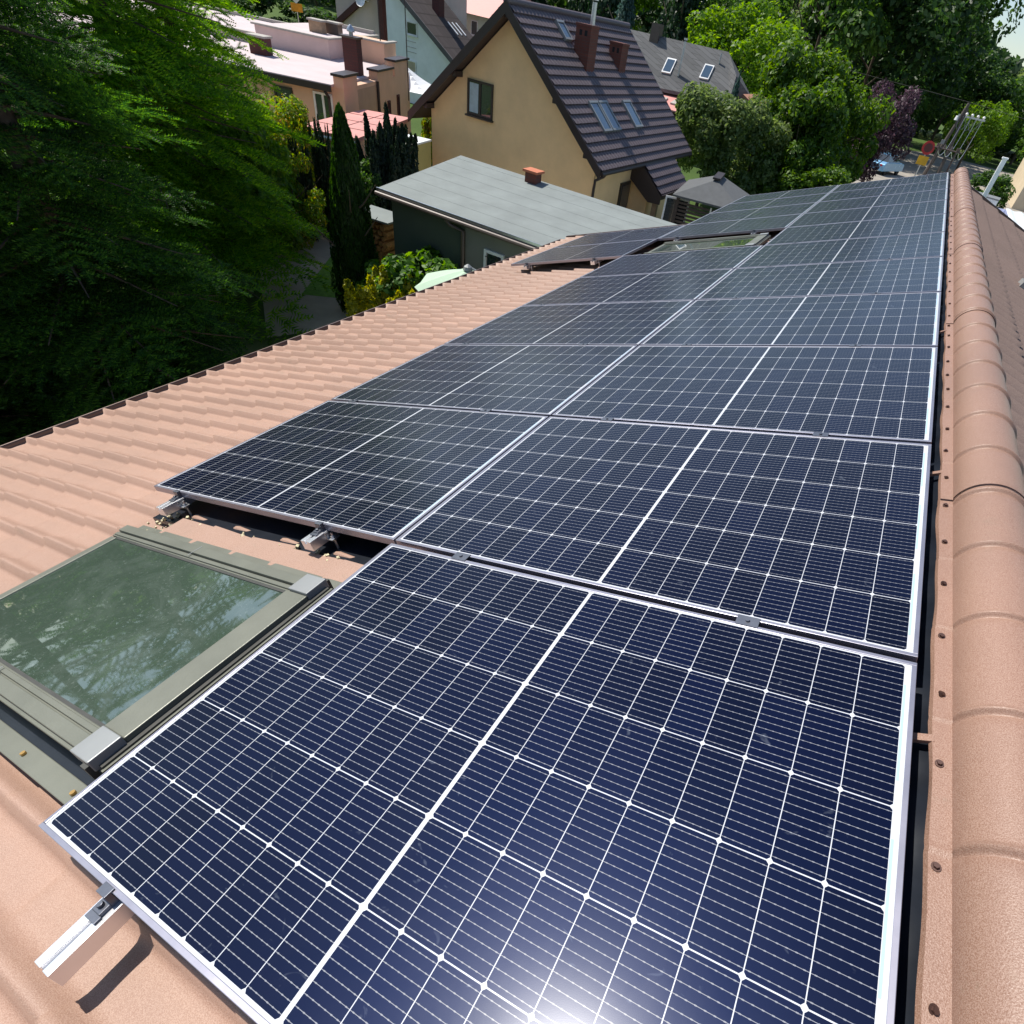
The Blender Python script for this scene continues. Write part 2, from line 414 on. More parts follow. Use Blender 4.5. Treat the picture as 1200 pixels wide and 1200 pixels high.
# black sealing tape between the panels and the ridge
us = np.arange(U_NEAR, U_END, .02); A = []; 
for j, (v, n) in enumerate(((1.60, -.120), (1.66, -.108), (1.72, -.10), (1.765, -.085), (1.80, -.060))):
    wv = .006*np.sin(us*2*np.pi/PITCH_U*1.0)*(1-j/5) + .004*np.sin(us*7.3+j)
    A.append(np.stack([us*0+v, us, n+wv], 1))
A = np.concatenate(A); n_ = len(us); i = np.arange(n_-1); F = np.concatenate([np.stack([r*n_+i, (r+1)*n_+i, (r+1)*n_+i+1, r*n_+i+1], 1) for r in range(4)])
npmesh('sealing_tape', to_world_left(A), F[:, ::-1], m_black, house, True)
mb = MB()
for u in (0.975, 2.17, 3.9):
    MB().hexa([rp(1.66, u, -.10), rp(1.775, u, -.058), rp(1.775, u+.018, -.058), rp(1.66, u+.018, -.10), rp(1.66, u, -.085), rp(1.775, u, -.048), rp(1.775, u+.018, -.048), rp(1.66, u+.018, -.085)]).build('tile_lug', m_ridge, house)

# ridge cap
us = []; u = U_NEAR
while u < U_END+.02:
    d = (u-1.044) % .303; d = min(d, .303-d)
    us.append(u); u += .003 if d < .022 else .02
us = np.array(us)
dd = np.mod(us-1.044+.1515, .303)-.1515
bead = .0075*np.exp(-(dd/.0065)**2) - .0045*np.exp(-((dd+.014)/.006)**2)
seg = np.where((np.mod(us-1.955, 2.05) < 1.03), .0, .0)
lap = .0035*(1-np.mod((us-1.978)/2.05, 1.0))
nose = np.linspace(0, math.pi, 23)
rows = []
def ring(x, z): rows.append(np.stack([us*0+x, us, us*0+z], 1))
lf = bead*.25 + lap*.5
wob = .0025*np.sin(us*9.1) + .002*np.sin(us*23.0)
ring(FX0 - .002 + wob, FZ0 - .012 + lf)
ring(FX0 + wob*.6, FZ0 + lf)
ring(np.full_like(us, FX1), FZ1 + lf)
for t in nose:
    r = BR + (bead+lap)*min(1, math.sin(t)*3+.15)
    zz = ZB + .004 + (BR*1.0 + bead+lap)*math.sin(t)*1.02
    ring(XC - r*math.cos(t), zz)
ring(2*XC - np.full_like(us, FX1), FZ1 + lf); ring(2*XC - (FX0 + wob*.6), FZ0 + lf); ring(2*XC-(FX0 - .002), FZ0-.012+lf)
Vr = np.concatenate(rows); n_ = len(us); i = np.arange(n_-1)
F = np.concatenate([np.stack([r*n_+i, (r+1)*n_+i, (r+1)*n_+i+1, r*n_+i+1], 1) for r in range(len(rows)-1)])
cap = npmesh('ridge_cap', Vr, F[:, ::-1], m_ridge, house, False)
cap.data.shade_smooth(); cap.data.set_sharp_from_angle(angle=R(50)); tag(cap, 'rounded ridge cap with raised rings')
# thin dark joints where two lengths of cap overlap
mb = MB()
for u in (-0.072, 1.978, 4.028, 6.078, 8.128, 10.178, 12.228):
    pts = [(FX0-.001, u, FZ0+.0035), (FX1, u, FZ1+.0035)] + [(XC-(BR+.0040)*math.cos(t), u, ZB+.004+(BR*1.02+.0040)*math.sin(t)) for t in np.linspace(.08, math.pi-.08, 24)] + [(2*XC-FX1, u, FZ1+.0035), (2*XC-FX0, u, FZ0+.0035)]
    MB().tube(pts, .0022, 5).build('cap_joint', m_screw, cap)
sm = MB(); sm.tube([(0, 0, 0), (0, 0, .0018)], .0085, 12); sm.tube([(0, 0, .0018), (0, 0, .0075)], [.0055, .0050], 6)
scr = sm.build('screw', m_screw, cap, True)
k = 0; u = .50
while u < 12.8:
    for side in (0, 1):
        o = scr if k == 0 else scr.copy()
        if k: COL.objects.link(o)
        x = FX0+.013 + rng.uniform(-.002, .002); z = FZ0 + (x-FX0)*math.tan(AL)+.002
        o.parent = cap; o.location = (x if side == 0 else 2*XC-x, u+rng.uniform(-.02, .02), z)
        o.rotation_euler = (0, -AL if side == 0 else AL, rng.uniform(0, 3)); k += 1
    u += .205 if u < 4 else (.303 if u < 8 else .606)
# end disc of the cap
MB().prism([(XC-(BR-.002)*math.cos(t), ZB+(BR-.002)*math.sin(t)) for t in np.linspace(0, math.pi, 20)], U_END+.0, U_END+.02).build('cap_end', m_ridge, house)

# ------------------------------------------------------------------ solar panels
def mkpanel():
    t = empty('solar_panel')
    f = MB(); h = .030; wf = .0105
    f.box(0, PW, 0, wf, -h, 0); f.box(0, PW, PH-wf, PH, -h, 0); f.box(0, wf, wf, PH-wf, -h, 0); f.box(PW-wf, PW, wf, PH-wf, -h, 0)
    f.box(wf, PW-wf, wf, wf+.018, -h, -h+.002); f.box(wf, PW-wf, PH-wf-.018, PH-wf, -h, -h+.002)
    f.build('frame', m_alu, t, bevel=.0012)
    g = MB(); g.box(wf-.001, PW-wf+.001, wf-.001, PH-wf+.001, -.0065, -.0022)
    g.build('laminate', m_lam, t)
    return t
PU = 1.154
ORD = ['first', 'second', 'third', 'fourth', 'fifth', 'sixth', 'seventh', 'eighth', 'ninth', 'tenth', 'eleventh']
first = mkpanel(); used = [False]
def place_panel(v, row, label, group):
    o = first if not used[0] else copy_tree(first)
    used[0] = True
    o.location = rp(v, row*PU+.01, 0); o.rotation_euler = (0, -AL, rng.uniform(-.0006, .0006))
    tag(o, label, 'solar panel', group)
for r in range(11):
    extra = {0: 'largest and nearest solar panel, bottom of the photo, silver frame beside the ridge cap',
             10: 'last small solar panel of the ridge-side row, at the far end of the roof'}.get(r)
    place_panel(.006, r, extra or '%s solar panel from the camera in the row touching the ridge cap' % ORD[r], 'solar panels along the ridge')
for r in range(1, 6):
    place_panel(-1.728, r, {1: 'solar panel just behind the nearest roof window, on two bare rail ends', 5: 'solar panel directly in front of the far roof window, downhill row'}.get(r) or
                '%s panel behind the near roof window in the lower row of dark panels' % ORD[r-1], 'solar panels of the lower row')
for r in range(7, 11):
    place_panel(-1.728, r, {7: 'solar panel directly behind the far roof window, greenish reflections', 10: 'outermost panel of the lower row at the far roof end'}.get(r) or
                '%s panel behind the far roof window in the lower row' % ORD[r-7], 'solar panels of the lower row')
place_panel(-3.462, 6, 'nearer of the two small panels lowest on the roof near the grey garage', 'two solar panels lowest on the slope')
place_panel(-3.462, 7, 'farther of the two panels lowest on the roof, against the grey garage', 'two solar panels lowest on the slope')

# ------------------------------------------------------------------ mounting rails with clamps and hanger bolts
RW2, RH = .029, .044
prof = [(-RW2, -RH), (RW2, -RH), (RW2, 0), (.006, 0), (.006, -.012), (-.006, -.012), (-.006, 0), (-RW2, 0)]
def rail(v, ua, ub, bounds, label, group, ends=(True, True)):
    t = empty('mounting_rail', rp(v, ua, -.0305), (0, -AL, 0), label, 'mounting rail', group)
    L = ub-ua
    MB().prism(prof, 0, L).build('rail_profile', m_rail, t, bevel=.0008)
    c = MB()
    e0 = bounds[0]*PU+.01 - ua
    def endclamp(y, s):
        c = MB()
        c.box(-.017, .017, min(y, y+s*.012), max(y, y+s*.012), .0, .034); c.box(-.017, .017, min(y-s*.008, y+s*.012), max(y-s*.008, y+s*.012), .0312, .035)
        c.box(-.015, .015, min(y+s*.012, y+s*.034), max(y+s*.012, y+s*.034), .0, .010)
        c.tube([(0, y+s*.022, .008), (0, y+s*.022, .018)], .0065, 8)
        c.box(-.019, .019, min(y+s*.034, y+s*.048), max(y+s*.034, y+s*.048), .001, .006)
        c.build('end_clamp', m_clamp, t, bevel=.0008)
    endclamp(e0-.001, -1); endclamp(bounds[-1]*PU-.009 - ua, 1)
    for b_ in bounds[1:-1]:
        y = b_*PU - ua
        c = MB(); c.box(-.030, .030, y-.018, y+.018, .0308, .0335); c.box(-.007, .007, y-.006, y+.006, 0, .0308)
        c.tube([(0, y, .0335), (0, y, .0385)], .006, 8); c.build('mid_clamp', m_clamp, t)
    y = .09 if v < 0 else .62
    while y < L:
        h = MB(); h.tube([(.046, y, -.145), (.046, y, -.008)], .0055, 8)
        h.box(.032, .062, y-.020, y+.020, -.036, -.032); h.box(.0292, .0325, y-.02, y+.02, -.036, -.004)
        h.tube([(.046, y, -.032), (.046, y, -.024)], .011, 6); h.tube([(.046, y, -.045), (.046, y, -.037)], .011, 6); h.tube([(.046, y, -.14), (.046, y, -.13)], .016, 10)
        h.build('hanger_bolt', m_steel, t); y += 1.05
    return t
rail(.335, -.125, 12.80, list(range(0, 12)), 'aluminium rail whose bare end sticks out under the nearest panel corner', 'rails under the panels')
rail(1.33, -.10, 12.80, list(range(0, 12)), 'aluminium rail under the ridge-side panels, closer to the ridge cap', 'rails under the panels')
rail(-1.50, 1.055, 6.98, list(range(1, 7)), 'aluminium rail with bare end near the upper far corner of the near roof window', 'rails under the panels')
rail(-.425, 1.075, 6.98, list(range(1, 7)), 'aluminium rail end left of the nearest panel corner, above the broken tile edge', 'rails under the panels')
rail(-1.45, 8.02, 12.78, list(range(7, 12)), 'far aluminium rail end behind the far roof window, its downhill side', 'rails under the panels')
rail(-.40, 8.02, 12.78, list(range(7, 12)), 'far aluminium rail end behind the far roof window, its ridge side', 'rails under the panels')
rail(-3.20, 6.88, 9.30, [6, 7, 8], 'rail end under the lowest two panels, nearer the eave', 'rails under the panels')
rail(-2.15, 6.88, 9.30, [6, 7, 8], 'rail end with clamp under the lowest two panels, uphill one', 'rails under the panels')

# ------------------------------------------------------------------ roof windows
def roof_window(v0, u0, Lv=1.385, Wu=.76, label='', copy_of=None):
    t = empty('roof_window', rp(v0, u0, 0), (0, -AL, 0), label, 'roof window', 'roof windows between the panels')
    # local x up slope 0..Lv, y along ridge 0..Wu, z off the slope
    a = MB(); a.box(.01, Lv-.008, .012, .03, -.15, -.045); a.box(.01, Lv-.008, Wu-.03, Wu-.012, -.15, -.045); a.box(.01, .03, .03, Wu-.03, -.15, -.045); a.box(Lv-.026, Lv-.008, .03, Wu-.03, -.15, -.045)
    a.build('casing', m_olive_d, t)
    # side cladding, near and far: stepped bars with a groove
    for y0, y1, s in ((0, .078, 1), (Wu-.078, Wu, -1)):
        f = MB()
        f.box(0, Lv-.10, y0, y1, -.050, -.034)
        f.box(.012, Lv-.10, min(y0+.010, y0+.040) if s > 0 else y1-.050, (y0+.050) if s > 0 else y1-.010, -.034, -.020)
        f.box(.012, Lv-.10, (y0+.056) if s > 0 else y1-.072, (y0+.072) if s > 0 else y1-.056, -.034, -.027)
        f.build('side_cladding', m_olive, t, bevel=.002)
        f = MB(); f.box(.62, .624, y0+.008, y1-.008, -.0199, -.0192); f.build('cladding_seam', m_greymetal, t)
        f = MB(); f.box(Lv-.100, Lv, min(y0, y1)-.003, max(y0, y1)+.003, -.052, -.012); f.build('corner_cap', m_greymetal, t, bevel=.003)
        f = MB(); f.box(Lv-.03, Lv-.003, (y0-.014) if s > 0 else y1-.002, (y0+.002) if s > 0 else y1+.014, -.07, -.025); f.build('corner_clip', m_olive_d, t)
    f = MB(); f.box(Lv-.112, Lv-.002, .082, Wu-.082, -.050, -.022); f.build('top_cladding', m_olive, t, bevel=.003)
    f = MB(); f.box(Lv-.002, Lv+.016, .01, Wu-.01, -.085, -.040); f.build('top_groove_bar', m_olive_d, t)
    f = MB(); f.box(Lv+.016, Lv+.026, .004, Wu-.004, -.075, -.046); f.build('top_edge_strip', m_olive, t)
    f = MB(); f.box(0, .045, .082, Wu-.082, -.052, -.036); f.build('bottom_cladding', m_olive, t, bevel=.002)
    f = MB(); f.box(.045, Lv-.112, .078, Wu-.078, -.050, -.040); f.build('pane', m_skyglass, t)
    # dark gasket round the pane
    f = MB(); f.box(.045, Lv-.112, .078, .088, -.0399, -.036); f.box(.045, Lv-.112, Wu-.088, Wu-.078, -.0399, -.036); f.box(Lv-.122, Lv-.112, .088, Wu-.088, -.0399, -.036)
    f.build('gasket', m_olive_d, t)
    # flashing gutter all round
    f = MB()
    f.box(-.10, Lv+.075, -.085, -.030, -.112, -.098); f.box(-.10, Lv+.06, Wu+.03, Wu+.075, -.112, -.098)
    f.box(-.10, -.03, -.03, Wu+.03, -.113, -.099)
    f.build('flashing', m_olive, t, bevel=.002)
    f = MB(); f.box(-.03, Lv+.09, -.032, .02, -.150, -.125); f.box(-.03, Lv+.09, Wu-.02, Wu+.032, -.150, -.125); f.box(Lv-.01, Lv+.09, .02, Wu-.02, -.151, -.124)
    f.build('flashing_gap_shade', m_black, t)  # black strips put the flashing gap's shadow into colour
    s_ = MB()
    for xx in (.22, .62, 1.02, 1.33): s_.tube([(xx, -.058, -.098), (xx, -.058, -.090)], .007, 8)
    s_.build('flashing_screw', simple('brass_screw', (.6, .36, .12), .35, .8, .1, 20), t)
    return t
roof_window(-1.478, .150, label='near roof window with olive grey frame and glass reflecting green trees')
roof_window(-1.545, 7.10, label='far pale roof window set between panel rows, seen edge-on')
# torn tile edge and foam above the near window
t_ = MB(); q = -1.40; rr_ = random.Random(3)
while q < -.12:
    w_ = rr_.uniform(.24, .34); d0 = rr_.uniform(-.006, .01)
    P = [rp(q, .965+d0, -.104), rp(q+w_*.96, .955+d0*.5, -.118), rp(q+w_, 1.10+rr_.uniform(-.012, .012), -.116), rp(q, 1.085+rr_.uniform(-.012, .012), -.100)]
    up = Vector((-SA, 0, CA))*.007
    t_.hexa([*P, *[p+up for p in P]])
    q += w_
t_.build('cut_tile', m_tile, house, bevel=.001)
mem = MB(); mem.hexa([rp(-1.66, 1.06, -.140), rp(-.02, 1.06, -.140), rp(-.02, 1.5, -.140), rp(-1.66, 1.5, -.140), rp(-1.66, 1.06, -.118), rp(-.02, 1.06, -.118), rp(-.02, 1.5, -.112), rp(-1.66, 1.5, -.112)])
mem.build('shade_membrane', m_black, house)  # black foil, its colour also deepening the shade under the panel edge
fo = MB()
for i in range(46):
    v = rr_.uniform(-1.5, -.15) if i > 22 else rr_.uniform(-1.62, -1.42); u = (1.09 if i > 22 else rr_.uniform(.95, 1.12)) + rr_.uniform(-.018, .018)
    p = rp(v, u, -.108); s = rr_.uniform(.003, .011)
    T = Matrix.Translation(p) @ Euler((rr_.random()*3, rr_.random()*3, rr_.random()*3)).to_matrix().to_4x4()
    fo.box(-s, s, -s*.7, s*.7, -s*.6, s*.6, T)
fm = fo.build('sealing_foam', m_foam, house); fm['kind'] = 'stuff'
#MARK1
# ------------------------------------------------------------------ ground, paths, road
def ground_mat():
    b = NB('ground_cover'); co = b.coord()
    n1 = b.noise(.12, 5, .6, co); n2 = b.noise(3.5, 5, .7, co)
    c = b.ramp(n1, [(.3, (.045, .085, .018)), (.55, (.085, .14, .03)), (.75, (.16, .14, .075))])
    c = b.mix(b.math('MULTIPLY', n2, .6), c, (.03, .055, .012, 1))
    b.principled(Base_Color=c, Roughness=.95, Specular_IOR_Level=.2, Normal=b.bump(n2, .6, .05)); return b.m
m_path = simple('sandy_paving', (.46, .37, .28), .9, 0, .2, 1.3, .4, 25)
m_asph = simple('pale_asphalt', (.30, .27, .23), .9, 0, .2, .8, .3, 20)
def sheet(name, pts, z, m):
    o = MB().quad(*[(x, y, z) for x, y in pts]).build(name, m); tag(o, kind='structure'); return o
g = MB().quad((-500, -300, 0), (500, -300, 0), (500, 700, 0), (-500, 700, 0)).build('ground', ground_mat()); tag(g, kind='structure')
sheet('garden_path', [(-9.3, 7.3), (-8.2, 10.2), (-12.2, 14.6), (-18.5, 15.4), (-18.2, 12.0), (-13.6, 10.6)], .012, m_path)
m_lawn = simple('short_lawn', (.13, .26, .03), .95, 0, .3, 9, .6, 40)
sheet('lawn', [(-10.55, 9.3), (-9.7, 9.9), (-12.2, 13.6), (-12.9, 13.0)], .018, m_lawn)
sheet('terrace', [(-16, 13.6), (-4, 13.6), (-4, 24), (-7.7, 24), (-7.7, 18.4), (-16, 18.4)], .016, simple('bounce_paving', (.50, .46, .40), .9, 0, .15, 2))  # added pale sheet that bounces sunlight onto the ochre front
sheet('road', [(-30, 70), (-2.6, 68), (2.2, 58), (14, 56), (14, 96), (3.5, 98), (-4, 88), (-30, 92)], .012, m_asph)
sheet('road', [(-9, 42), (3.5, 42), (3.0, 66), (-2.5, 68), (-9, 52)], .016, m_asph)
sheet('yard', [(4.8, 14), (22, 14), (26, 60), (4.8, 60)], .014, simple('yard_gravel', (.44, .42, .42), .9, 0, .25, 1.2, .4, 12))

# ------------------------------------------------------------------ leaf clouds
def leaf_quads(P, Nrm, size, aspect=.55, jitter=.7, rs=NR, droop=0.0, tri=False):
    n = len(P)
    d = Nrm + rs.randn(n, 3)*jitter; d /= np.linalg.norm(d, axis=1)[:, None]
    t = rs.randn(n, 3); t[:, 2] -= droop*2; t -= d*(t*d).sum(1)[:, None]; t /= np.linalg.norm(t, axis=1)[:, None]
    s = np.cross(d, t)
    sz = size*(.6+.8*rs.rand(n))[:, None]
    a = P + t*sz; b_ = P + s*sz*aspect; c = P - t*sz; e = P - s*sz*aspect
    bend = d*sz*.25
    V = np.stack([a-bend, b_, c-bend, e], 1).reshape(-1, 3)
    F = np.arange(4*n).reshape(n, 4); return V, F

def crown_cloud(kind, n, leaf, seed):
    """unit crown: base at z 0, height 1, radius about .5"""
    rs = np.random.RandomState(seed)
    P = []; N = []
    if kind in ('round', 'spread', 'tall'):
        K = {'round': 34, 'spread': 46, 'tall': 40}[kind]
        th = rs.rand(K)*2*np.pi; z = rs.rand(K)**.8
        zz = .16+.74*z
        if kind == 'tall': rad = .40*np.sqrt(np.clip(1-((zz-.45)/.56)**2, .02, 1))
        elif kind == 'spread': rad = .46*np.clip(1-zz*.75, .05, 1)**.6
        else: rad = .42*np.sqrt(np.clip(1-((zz-.5)/.5)**2, .02, 1))
        rad = rad*(.55+.55*rs.rand(K))
        C = np.stack([rad*np.cos(th), rad*np.sin(th), zz], 1); cr = .10+.075*rs.rand(K)
        idx = rs.randint(0, K, n); d = rs.randn(n, 3); d /= np.linalg.norm(d, axis=1)[:, None]
        rr = cr[idx]*(.55+.5*rs.rand(n)**.5)
        P = C[idx]+d*rr[:, None]*np.array([1, 1, .8]); N = d*.7 + np.array([0, 0, .6])
    elif kind == 'spruce':
        lv = rs.rand(n)**.75; zz = .05+.95*(1-lv)                # more leaves lower
        whorl = np.round(zz*24)/24; na = 9
        th = (rs.randint(0, na, n) + whorl*7.3)*2*np.pi/na + rs.randn(n)*.14
        env = .5*(1-whorl)**.85+.012; f = rs.rand(n)**.6; rad = env*f*(1+.18*np.sin(whorl*37+th*2))
        z = whorl - .16*f**1.5*env*1.6 + rs.randn(n)*.006
        P = np.stack([rad*np.cos(th), rad*np.sin(th), z], 1)
        N = np.stack([np.cos(th)*.4, np.sin(th)*.4, np.ones(n)], 1)
    elif kind == 'column':
        zz = rs.rand(n)**.85; th = rs.rand(n)*2*np.pi
        env = .5*np.clip(1-zz, 0, 1)**.55*np.clip(.72+zz*2.0, 0, 1)
        lump = 1+.10*np.sin(th*5+zz*23)+.06*np.sin(th*11+zz*51)
        rad = env*lump*(.80+.2*rs.rand(n)**.5)
        P = np.stack([rad*np.cos(th), rad*np.sin(th), zz], 1); N = np.stack([np.cos(th), np.sin(th), np.full(n, .25)], 1)
    elif kind == 'fingers':
        K = 26; ang = rs.rand(K)*2*np.pi; rd = .42*np.sqrt(rs.rand(K)); top = .70+.30*rs.rand(K)*(1-rd)
        idx = rs.randint(0, K, n); f = rs.rand(n)**.8; t = rs.rand(n)*2*np.pi
        w_ = .17*np.clip(1-f, .0, 1)**.8+.012
        zz = f*top[idx]
        P = np.stack([rd[idx]*np.cos(ang[idx])*(.7+.5*f)+w_*np.cos(t), rd[idx]*np.sin(ang[idx])*(.7+.5*f)+w_*np.sin(t), zz], 1)
        N = np.stack([np.cos(t), np.sin(t), np.full(n, .6)], 1)
    return leaf_quads(P, N, leaf, rs=rs, jitter=.55, droop=.5 if kind == 'spruce' else 0)

def trunk_mb(h, r, limbs=5, seed=0):
    rs = random.Random(seed); m = MB()
    pts = [(0, 0, 0)]; x = y = 0
    for i in range(1, 6):
        x += rs.uniform(-.02, .02)*h; y += rs.uniform(-.02, .02)*h; pts.append((x, y, h*i/5))
    m.tube(pts, [r*(1-.16*i) for i in range(6)], 8)
    for i in range(limbs):
        a = rs.random()*6.28; z0 = h*(.35+.5*rs.random()); l = h*.35
        m.tube([(0, 0, z0), (math.cos(a)*l*.5, math.sin(a)*l*.5, z0+l*.35), (math.cos(a)*l, math.sin(a)*l, z0+l*.9)], [r*.4, r*.25, r*.08], 5)
    return m
m_bark = simple('tree_bark', (.10, .075, .055), .95, 0, .3, 8, .8, 30)
LM = dict(
    dark=leaf_mat('dark_leaves', [(.012, .036, .012), (.030, .075, .018), (.070, .135, .028)], .42),
    mid=leaf_mat('mid_leaves', [(.024, .062, .014), (.055, .125, .024), (.115, .205, .036)], .45),
    lime=leaf_mat('lime_leaves', [(.045, .110, .012), (.095, .200, .016), (.18, .30, .03)], .5),
    grey=leaf_mat('grey_green_leaves', [(.050, .090, .026), (.110, .165, .050), (.19, .25, .09)], .45),
    purple=leaf_mat('purple_leaves', [(.018, .009, .014), (.048, .024, .036), (.11, .065, .085)], .3),
    spruce=leaf_mat('spruce_needles', [(.008, .024, .010), (.016, .045, .016), (.035, .078, .026)], .22),
    blue=leaf_mat('blue_spruce_needles', [(.030, .065, .055), (.060, .115, .100), (.11, .18, .16)], .25),
    thuja=leaf_mat('thuja_scales', [(.010, .036, .006), (.020, .066, .008), (.050, .120, .014)], .45, vscale=3),
    juniper=leaf_mat('juniper_scales', [(.008, .018, .010), (.016, .034, .016), (.034, .060, .026)], .2, vscale=3),
    yellow=leaf_mat('yellow_conifer', [(.12, .16, .010), (.26, .28, .015), (.42, .40, .03)], .45, vscale=4),
    shrub=leaf_mat('shrub_leaves', [(.035, .095, .014), (.075, .175, .022), (.14, .27, .035)], .5, vscale=4),
    orange=leaf_mat('orange_leaves', [(.07, .17, .014), (.17, .27, .02), (.36, .20, .04)], .5, vscale=3),
    yew=leaf_mat('yew_needles', [(.022, .062, .008), (.055, .125, .012), (.15, .26, .02)], .42))
_cache = {}
def crown_mesh(kind, n, leaf, seed, mat):
    k = (kind, n, leaf, seed, mat)
    if k not in _cache:
        V, F = crown_cloud(kind, n, leaf, seed)
        o = npmesh('crown', V, F, LM[mat]); _cache[k] = o.data; bpy.data.objects.remove(o)
    return _cache[k]
_trk = {}
def tree(name, label, cat, x, y, w_, h, kind, mat, n=7000, leaf=.035, seed=1, base=.0, group=None, rz=None, crown_name='crown', trunk=True, depth=None):
    rz = rng.random()*6.28 if rz is None else rz
    t = empty(name, (x, y, 0), (0, 0, rz), label, cat, group)
    cr = bpy.data.objects.new(crown_name, crown_mesh(kind, n, leaf, seed, mat)); COL.objects.link(cr); cr.parent = t
    cr.location = (0, 0, base*h); cr.scale = (w_, depth or w_, h*(1-base))
    if trunk:
        if 'm' not in _trk:
            o = trunk_mb(1, .03).build('trunk', m_bark, None, True); _trk['m'] = o.data; bpy.data.objects.remove(o)
        tk = bpy.data.objects.new('trunk', _trk['m']); COL.objects.link(tk); tk.parent = t
        k = h*.62; tk.scale = (k, k, k)
    return t

# background woods: (x, y, width, height, kind, leaf colour, name, label)
G1 = 'tall trees of the wood behind the houses'
BT = [
 (-16.2, 60, 9.6, 9.6, 'round', 'lime', 'leafy_tree', 'bright lime green leafy tree right of the grey shingled roof'),
 (-19.5, 66, 8, 10.5, 'round', 'mid', 'leafy_tree', 'medium green tree rising between the lime tree and the dark spruces'),
 (-27.0, 85, 13, 17, 'round', 'mid', 'leafy_tree', 'tall fresh green tree at the top edge behind the grey roofed house'),
 (-18.0, 85, 13, 18, 'tall', 'grey', 'leafy_tree', 'tall grey green drooping tree above the lime coloured one'),
 (-12.5, 74, 14, 17.5, 'tall', 'mid', 'leafy_tree', 'tall mid green tree left of the darkest crown of the wood'),
 (-7.5, 80, 17, 17, 'round', 'dark', 'leafy_tree', 'huge dark crown directly above the purple leaved bush'),
 (-3.0, 88, 13, 18, 'tall', 'dark', 'leafy_tree', 'huge dark tree beside the patch of sky, over the road'),
 (1.2, 100, 12, 11.5, 'round', 'dark', 'leafy_tree', 'dark tree filling the gap behind the utility pole'),
 (-5.8, 104, 15, 21, 'tall', 'mid', 'leafy_tree', 'tall leaning tree whose crown touches the patch of sky'),
 (7.5, 105, 13, 10.8, 'round', 'mid', 'leafy_tree', 'mid green tree right below the patch of sky'),
 (12.5, 112, 15, 11.5, 'round', 'grey', 'leafy_tree', 'paler green tree at the right edge below the sky'),
 (4.6, 76, 6, 7.2, 'round', 'lime', 'leafy_tree', 'small bright tree right of the pole insulators'),
 (12.5, 86, 10, 11, 'round', 'mid', 'leafy_tree', 'green tree behind the beige facade at the right edge'),
 (-1.6, 44.5, 3.9, 6.2, 'round', 'purple', 'purple_tree', 'purple leaved plum tree at the roadside end of the shrubs'),
 (-2.9, 46, 3.4, 5.6, 'round', 'purple', 'purple_tree', 'darker purple plum bush tucked behind the green shrubs'),
 (-8.3, 34, 1.5, 5.2, 'spruce', 'blue', 'blue_spruce', 'small blue spruce at the corner of the grey roofed house'),
 (-26.1, 58, 4.2, 9.6, 'spruce', 'blue', 'blue_spruce', 'silvery blue spruce behind the brown roof ridge'),
 (-9.9, 33, 2.0, 3.2, 'round', 'mid', 'round_bush', 'small round bush under the red lean-to roof'),
 (-38, 62, 7, 16, 'spruce', 'spruce', 'spruce_tree', 'dark spruce behind the brown ridge, leftmost of the row'),
 (-34, 66, 7, 17, 'spruce', 'spruce', 'spruce_tree', 'dark spruce just above the ridge tile line of the ochre house'),
 (-30, 62, 6.5, 16, 'spruce', 'spruce', 'spruce_tree', 'dark spruce behind the brick chimney with the steel flue'),
 (-26, 70, 7, 18, 'spruce', 'spruce', 'spruce_tree', 'dark spruce behind the silvery blue one'),
 (-22.5, 62, 6, 14, 'spruce', 'spruce', 'spruce_tree', 'dark spruce above the grey shingled roof chimney'),
 (-20.5, 72, 7, 16, 'spruce', 'spruce', 'spruce_tree', 'dark spruce between grey shingle roof and lime tree'),
 (-45, 70, 12, 13, 'round', 'mid', 'leafy_tree', 'green tree above the red roof of the far white house'),
 (-40, 80, 13, 16, 'round', 'lime', 'leafy_tree', 'light green tree at the top behind the ochre gable apex'),
 (-56, 46, 10, 8, 'round', 'dark', 'leafy_tree', 'dark tree above the flat salmon roof, nearest the road sign'),
 (-62, 58, 12, 9, 'spread', 'mid', 'leafy_tree', 'spreading green tree left of the white gabled house'),
 (-50, 38, 9, 8, 'round', 'dark', 'leafy_tree', 'dark tree at the top left beside the fir branches'),
 (-44, 24, 9, 9, 'round', 'mid', 'leafy_tree', 'leafy tree seen through the fir at the upper left'),
 (-36, 12, 9, 9, 'round', 'dark', 'leafy_tree', 'dark tree far left behind the fir trunks'),
 (-27, 7, 8, 8, 'round', 'mid', 'leafy_tree', 'green tree left of the salmon house behind the firs'),
]
for i, (x, y, w_, h, kind, mat, nm, lb) in enumerate(BT):
    near = y < 50
    tree(nm, lb, nm.replace('_', ' ').split()[-1] if nm != 'round_bush' else 'bush', x, y, w_, h, kind, mat, n=8000, leaf=.020 if kind != 'spruce' else .022, seed=1+i % 3,
         base=.03 if kind in ('spruce',) else .08, group=G1 if y > 55 else None)
